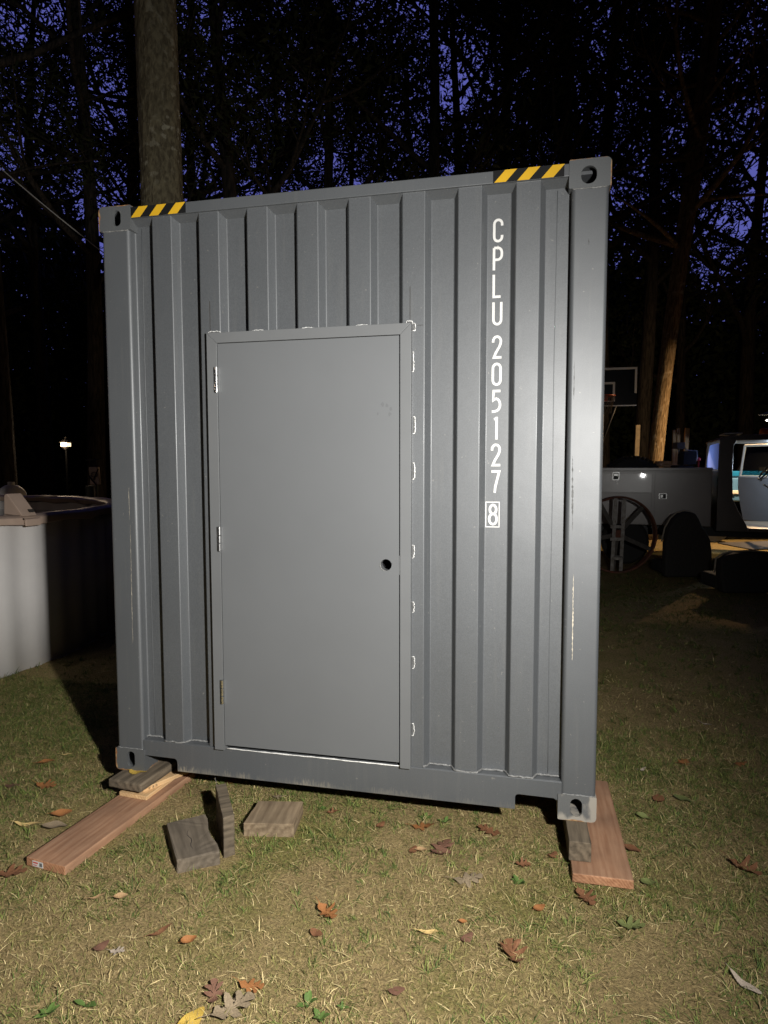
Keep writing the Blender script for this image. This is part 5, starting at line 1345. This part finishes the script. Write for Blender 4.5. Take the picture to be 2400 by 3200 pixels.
# second vehicle beyond the cab
SX2 = 14.4 / FOC
pk = empty('turquoise_pickup', F(2300, 14.4), YAW, 'turquoise and pale blue pickup parked beyond the grey truck, glimpsed through its cab', 'pickup')
pz = lambda v: CAM.z + (1458 - v) * SX2
bm = bmesh.new(); box(bm, (-1.2, 0, pz(1492)), (3.6, 1.8, pz(1474)), 0.03, 3); obj('upper_body', bm, M['turq'], pk, smooth=True, angle=40)
bm = bmesh.new(); box(bm, (-1.2, 0.02, pz(1570)), (3.6, 1.78, pz(1493)), 0.05, 3); obj('lower_body', bm, M['pale_blue'], pk, smooth=True, angle=40)
bm = bmesh.new(); box(bm, (-1.25, -0.05, pz(1546)), (-0.0, 0.05, pz(1534)), 0.02, 2); box(bm, (0.0, -0.03, pz(1546)), (3.6, 0.018, pz(1534)), 0.01, 2); obj('side_trim', bm, M['white_metal'], pk)
bm = bmesh.new(); prism(bm, [(0.9, pz(1473)), (1.2, 2.05), (2.2, 2.05), (2.75, pz(1473))], 1, 0.12, 1.68, 0.03, 2); obj('cab', bm, M['black_plastic'], pk, smooth=True, angle=40)
for x in (-0.4, 2.9):
    bm = bmesh.new(); lathe(bm, [(0.2, -0.1), (0.36, -0.1), (0.38, 0), (0.36, 0.1), (0.2, 0.1)], 28); w = obj('wheel', bm, M['rubber'], pk, smooth=True, angle=40); w.location = (x, 0.16, 0.38); w.rotation_euler = (PI / 2, 0, 0)
# floodlight on a pole, top right
FD = 13.3
fpz = CAM.z + (1458 - 1318) / FOC * FD
fq = F(2396, FD)
flood = empty('yard_lamp', fq, YAW, 'small bright lamp under an added dark shade hanging above the truck roof, at the right edge', 'lamp')
bm = bmesh.new(); tube(bm, [(1.6, 0.16, 0), (1.6, 0.16, fpz + 0.4), (0.05, 0.0, fpz + 0.32), (0.0, 0.0, fpz + 0.02)], 0.014, 8); obj('pole', bm, M['black_plastic'], flood, smooth=True)
bm = bmesh.new(); lathe(bm, [(0.018, fpz + 0.19), (0.05, fpz + 0.18), (0.20, fpz + 0.125), (0.20, fpz + 0.120), (0.04, fpz + 0.155), (0.018, fpz + 0.155)], 24); obj('shade', bm, M['black_plastic'], flood, smooth=True, angle=40)  # shade added to cut off the lamp's light upwards
bm = bmesh.new(); lathe(bm, [(0.004, fpz - 0.014), (0.05, fpz - 0.010), (0.072, fpz + 0.006), (0.05, fpz + 0.022), (0.004, fpz + 0.026)], 18); obj('bulb', bm, emis('lamp_glow', (1.0, 0.92, 0.80), 6), flood, smooth=True)
lamp('yard_light', 'POINT', fq + Vector((0, 0, fpz - 0.045)), 340, (1.0, 0.66, 0.34), 0.02)
# basketball hoop
hs = 14.0 / FOC; hz = lambda v: CAM.z + (1458 - v) * hs
hoop = empty('basketball_hoop', F(1982, 14.0), YAW - 0.22, 'basketball hoop with a white framed dark backboard, half hidden by the container', 'basketball hoop')
bw = 1.37; z0, z1 = hz(1272), hz(1153)
bm = bmesh.new(); box(bm, (-bw, 0, z0), (0, 0.02, z1)); obj('backboard', bm, M['acrylic'], hoop)
bm = bmesh.new(); t = 0.045
for q in ((-bw, z1 - t, 0, z1), (-bw, z0, 0, z0 + t * 0.5), (-bw, z0 + t * .5, -bw + t, z1 - t), (-t, hz(1233), 0, z1 - t)): box(bm, (q[0], -0.006, q[1]), (q[2], -0.0005, q[3]))
x1 = (1918 - 1982) * hs; zz0, zz1 = hz(1257), hz(1197); x0 = -bw - x1
for q in ((x0, zz1 - t, x1, zz1), (x0, zz0, x1, zz0 + t * .3), (x0, zz0 + t * .3, x0 + t, zz1 - t), (x1 - t, zz0 + t * .3, x1, zz1 - t)): box(bm, (q[0], -0.006, q[1]), (q[2], -0.0005, q[3]))
obj('painted_frame', bm, M['hoop_white'], hoop)
bm = bmesh.new(); rc = Vector((-bw / 2, -0.29, hz(1243))); tube(bm, [rc + Vector((0.21 * math.cos(2 * PI * k / 32), 0.21 * math.sin(2 * PI * k / 32), 0)) for k in range(33)], 0.012, 8, False); box(bm, (-bw / 2 - 0.08, -0.12, rc.z - 0.09), (-bw / 2 + 0.08, -0.008, rc.z + 0.012), 0.006); rim = obj('rim', bm, M['hoop_orange'], hoop, smooth=True, angle=40)
bm = bmesh.new()
for k in range(12):
    for s in (1, -1): tube(bm, [rc + Vector((r_ * math.cos(2 * PI * k / 12 + s * t_), r_ * math.sin(2 * PI * k / 12 + s * t_), -z_)) for r_, t_, z_ in ((0.21, 0, 0.01), (0.18, 0.25, 0.13), (0.15, 0.55, 0.26), (0.14, 0.8, 0.38))], 0.005, 4)
obj('net', bm, M['net'], rim)
bm = bmesh.new(); tube(bm, [(-bw / 2, 1.0, 0), (-bw / 2, 1.0, 2.4), (-bw / 2, 0.06, z0 + 0.25)], 0.05, 8); tube(bm, [(-bw / 2 + 0.3, 0.04, z0 + 0.1), (-bw / 2, 0.95, 2.0)], 0.025, 6); obj('post', bm, M['black_plastic'], hoop, smooth=True)
# plank standing against the dim trunk
bm = bmesh.new(); box(bm, (-0.05, -0.02, 0), (0.05, 0.02, CAM.z + (1458 - 1331) / FOC * 14.9), 0.003); o = obj('leaning_board', bm, mat('pale_board', (0.22, 0.17, 0.10), 0.8, var=0.2, vscale=10), None); o.location = F(1982, 14.9); o.rotation_euler = (0.02, 0.01, YAW); tag(o, 'pale tall board leaning on the dim trunk below the basketball backboard', 'board')
# old iron wheel
wD = 10.35; wc = F(1933, wD); wz = 0.625
wh = empty('iron_wheel', F(1933, wD), YAW, 'large rusty iron-rimmed wheel with pale spokes leaning on the truck side', 'wheel')
bm = bmesh.new(); Rw = 0.622
ring = []
for k in range(72):
    a = 2 * PI * k / 72; ring.append([bm.verts.new((r * math.cos(a), y, wz + r * math.sin(a))) for r, y in ((Rw, -0.06), (Rw + 0.004, 0), (Rw, 0.06), (Rw - 0.028, 0.055), (Rw - 0.022, 0), (Rw - 0.028, -0.055))])
for k in range(72):
    A, B = ring[k], ring[(k + 1) % 72]
    for j in range(6): bm.faces.new((A[j], A[(j + 1) % 6], B[(j + 1) % 6], B[j]))
obj('rim', bm, M['rust'], wh, smooth=True, angle=40)
for k in range(5):
    a = R(48 + 360 * k / 5 + 0); bm = bmesh.new()
    Mx = Matrix.Translation((0, 0.01, wz)) @ Matrix.Rotation(-a, 4, 'Y'); box(bm, (0.08, -0.012, -0.035), (Rw - 0.025, 0.012, 0.035), 0.004, 1, Mx); obj('spoke', bm, M['spoke'], wh)
bm = bmesh.new(); lathe(bm, [(0.03, -0.09), (0.08, -0.08), (0.09, 0.0), (0.08, 0.07)], 20); bmesh.ops.transform(bm, matrix=Matrix.Translation((0, 0, wz)) @ Matrix.Rotation(PI / 2, 4, 'X'), verts=bm.verts[:]); obj('hub', bm, M['rust'], wh, smooth=True, angle=40)
# upright double bar of the wheel stand with its cross plates
for sx, z_hi in ((-0.115, 1.215), (0.025, 1.205)):
    bm = bmesh.new(); box(bm, (sx - 0.028, -0.115, 0.05), (sx + 0.028, -0.095, z_hi), 0.004, 1)
    bmesh.ops.transform(bm, matrix=Matrix.Rotation(0.03, 4, 'Y') , verts=bm.verts[:]); obj('bar', bm, M['old_white'], wh)
bm = bmesh.new()
for z in (0.74, 0.54):
    box(bm, (-0.16, -0.135, z), (0.06, -0.118, z + 0.05), 0.004, 1); obj('cross_plate', bm, M['old_white'], wh); bm = bmesh.new()
lathe(bm, [(0.02, -0.03), (0.085, -0.02), (0.09, 0.02), (0.03, 0.04)], 18, (-0.03, -0.12, 0.26)); obj('foot_disc', bm, M['old_white'], wh)
# loose vehicle seats
def seat(name, pts, D, depth, label, u0):
    s = D / FOC; base = F(u0, D); t = empty(name, base, YAW, label, 'car seat')
    L = [((u - u0) * s, CAM.z + (1458 - v) * s) for u, v in pts]
    L = [(x, max(0.03, z)) for x, z in L]
    bm = bmesh.new(); prism(bm, L, 1, 0, depth, 0.035, 3); obj('backrest', bm, M['cloth_dark'], t, smooth=True, angle=50)
    bm = bmesh.new(); tube(bm, [(x * 1.02, depth - 0.01, z * 1.008) for x, z in L[1:-1]], 0.013, 6); obj('rim_light', bm, M['rim_light'], t, smooth=True)  # pale tube along the outline imitates rim light from behind
    xs = [p[0] for p in L]
    bm = bmesh.new(); box(bm, (min(xs) + 0.03, depth + 0.003, 0.05), (max(xs) - 0.02, depth + 0.48, 0.24), 0.05, 3); obj('cushion', bm, M['cloth_dark'], t, smooth=True, angle=50)
seat('car_seat', [(2088, 1812), (2087, 1700), (2096, 1655), (2112, 1625), (2130, 1608), (2155, 1601), (2178, 1606), (2190, 1624), (2200, 1648), (2214, 1666), (2227, 1688), (2234, 1730), (2233, 1780), (2226, 1812)], 9.75, 0.16, 'high-backed dark car seat standing on the grass, its outline rim lit', 2160)
seat('car_seat', [(2275, 1868), (2262, 1800), (2265, 1755), (2285, 1740), (2310, 1733), (2370, 1730), (2430, 1735), (2455, 1760), (2455, 1868)], 8.5, 0.16, 'low dark car seat at the right edge with a sheet of plywood on it', 2360)
bm = bmesh.new(); box(bm, (-0.30, 0, 0), (0.75, 0.62, 0.014), 0.002); o = obj('plywood_sheet', bm, M['board'], None); o.location = F(2418, 8.55, 0.612); o.rotation_euler = (0.03, 0.0, YAW + 0.25); tag(o, 'tan plywood sheet resting on the low dark seat at the right edge', 'plywood sheet')
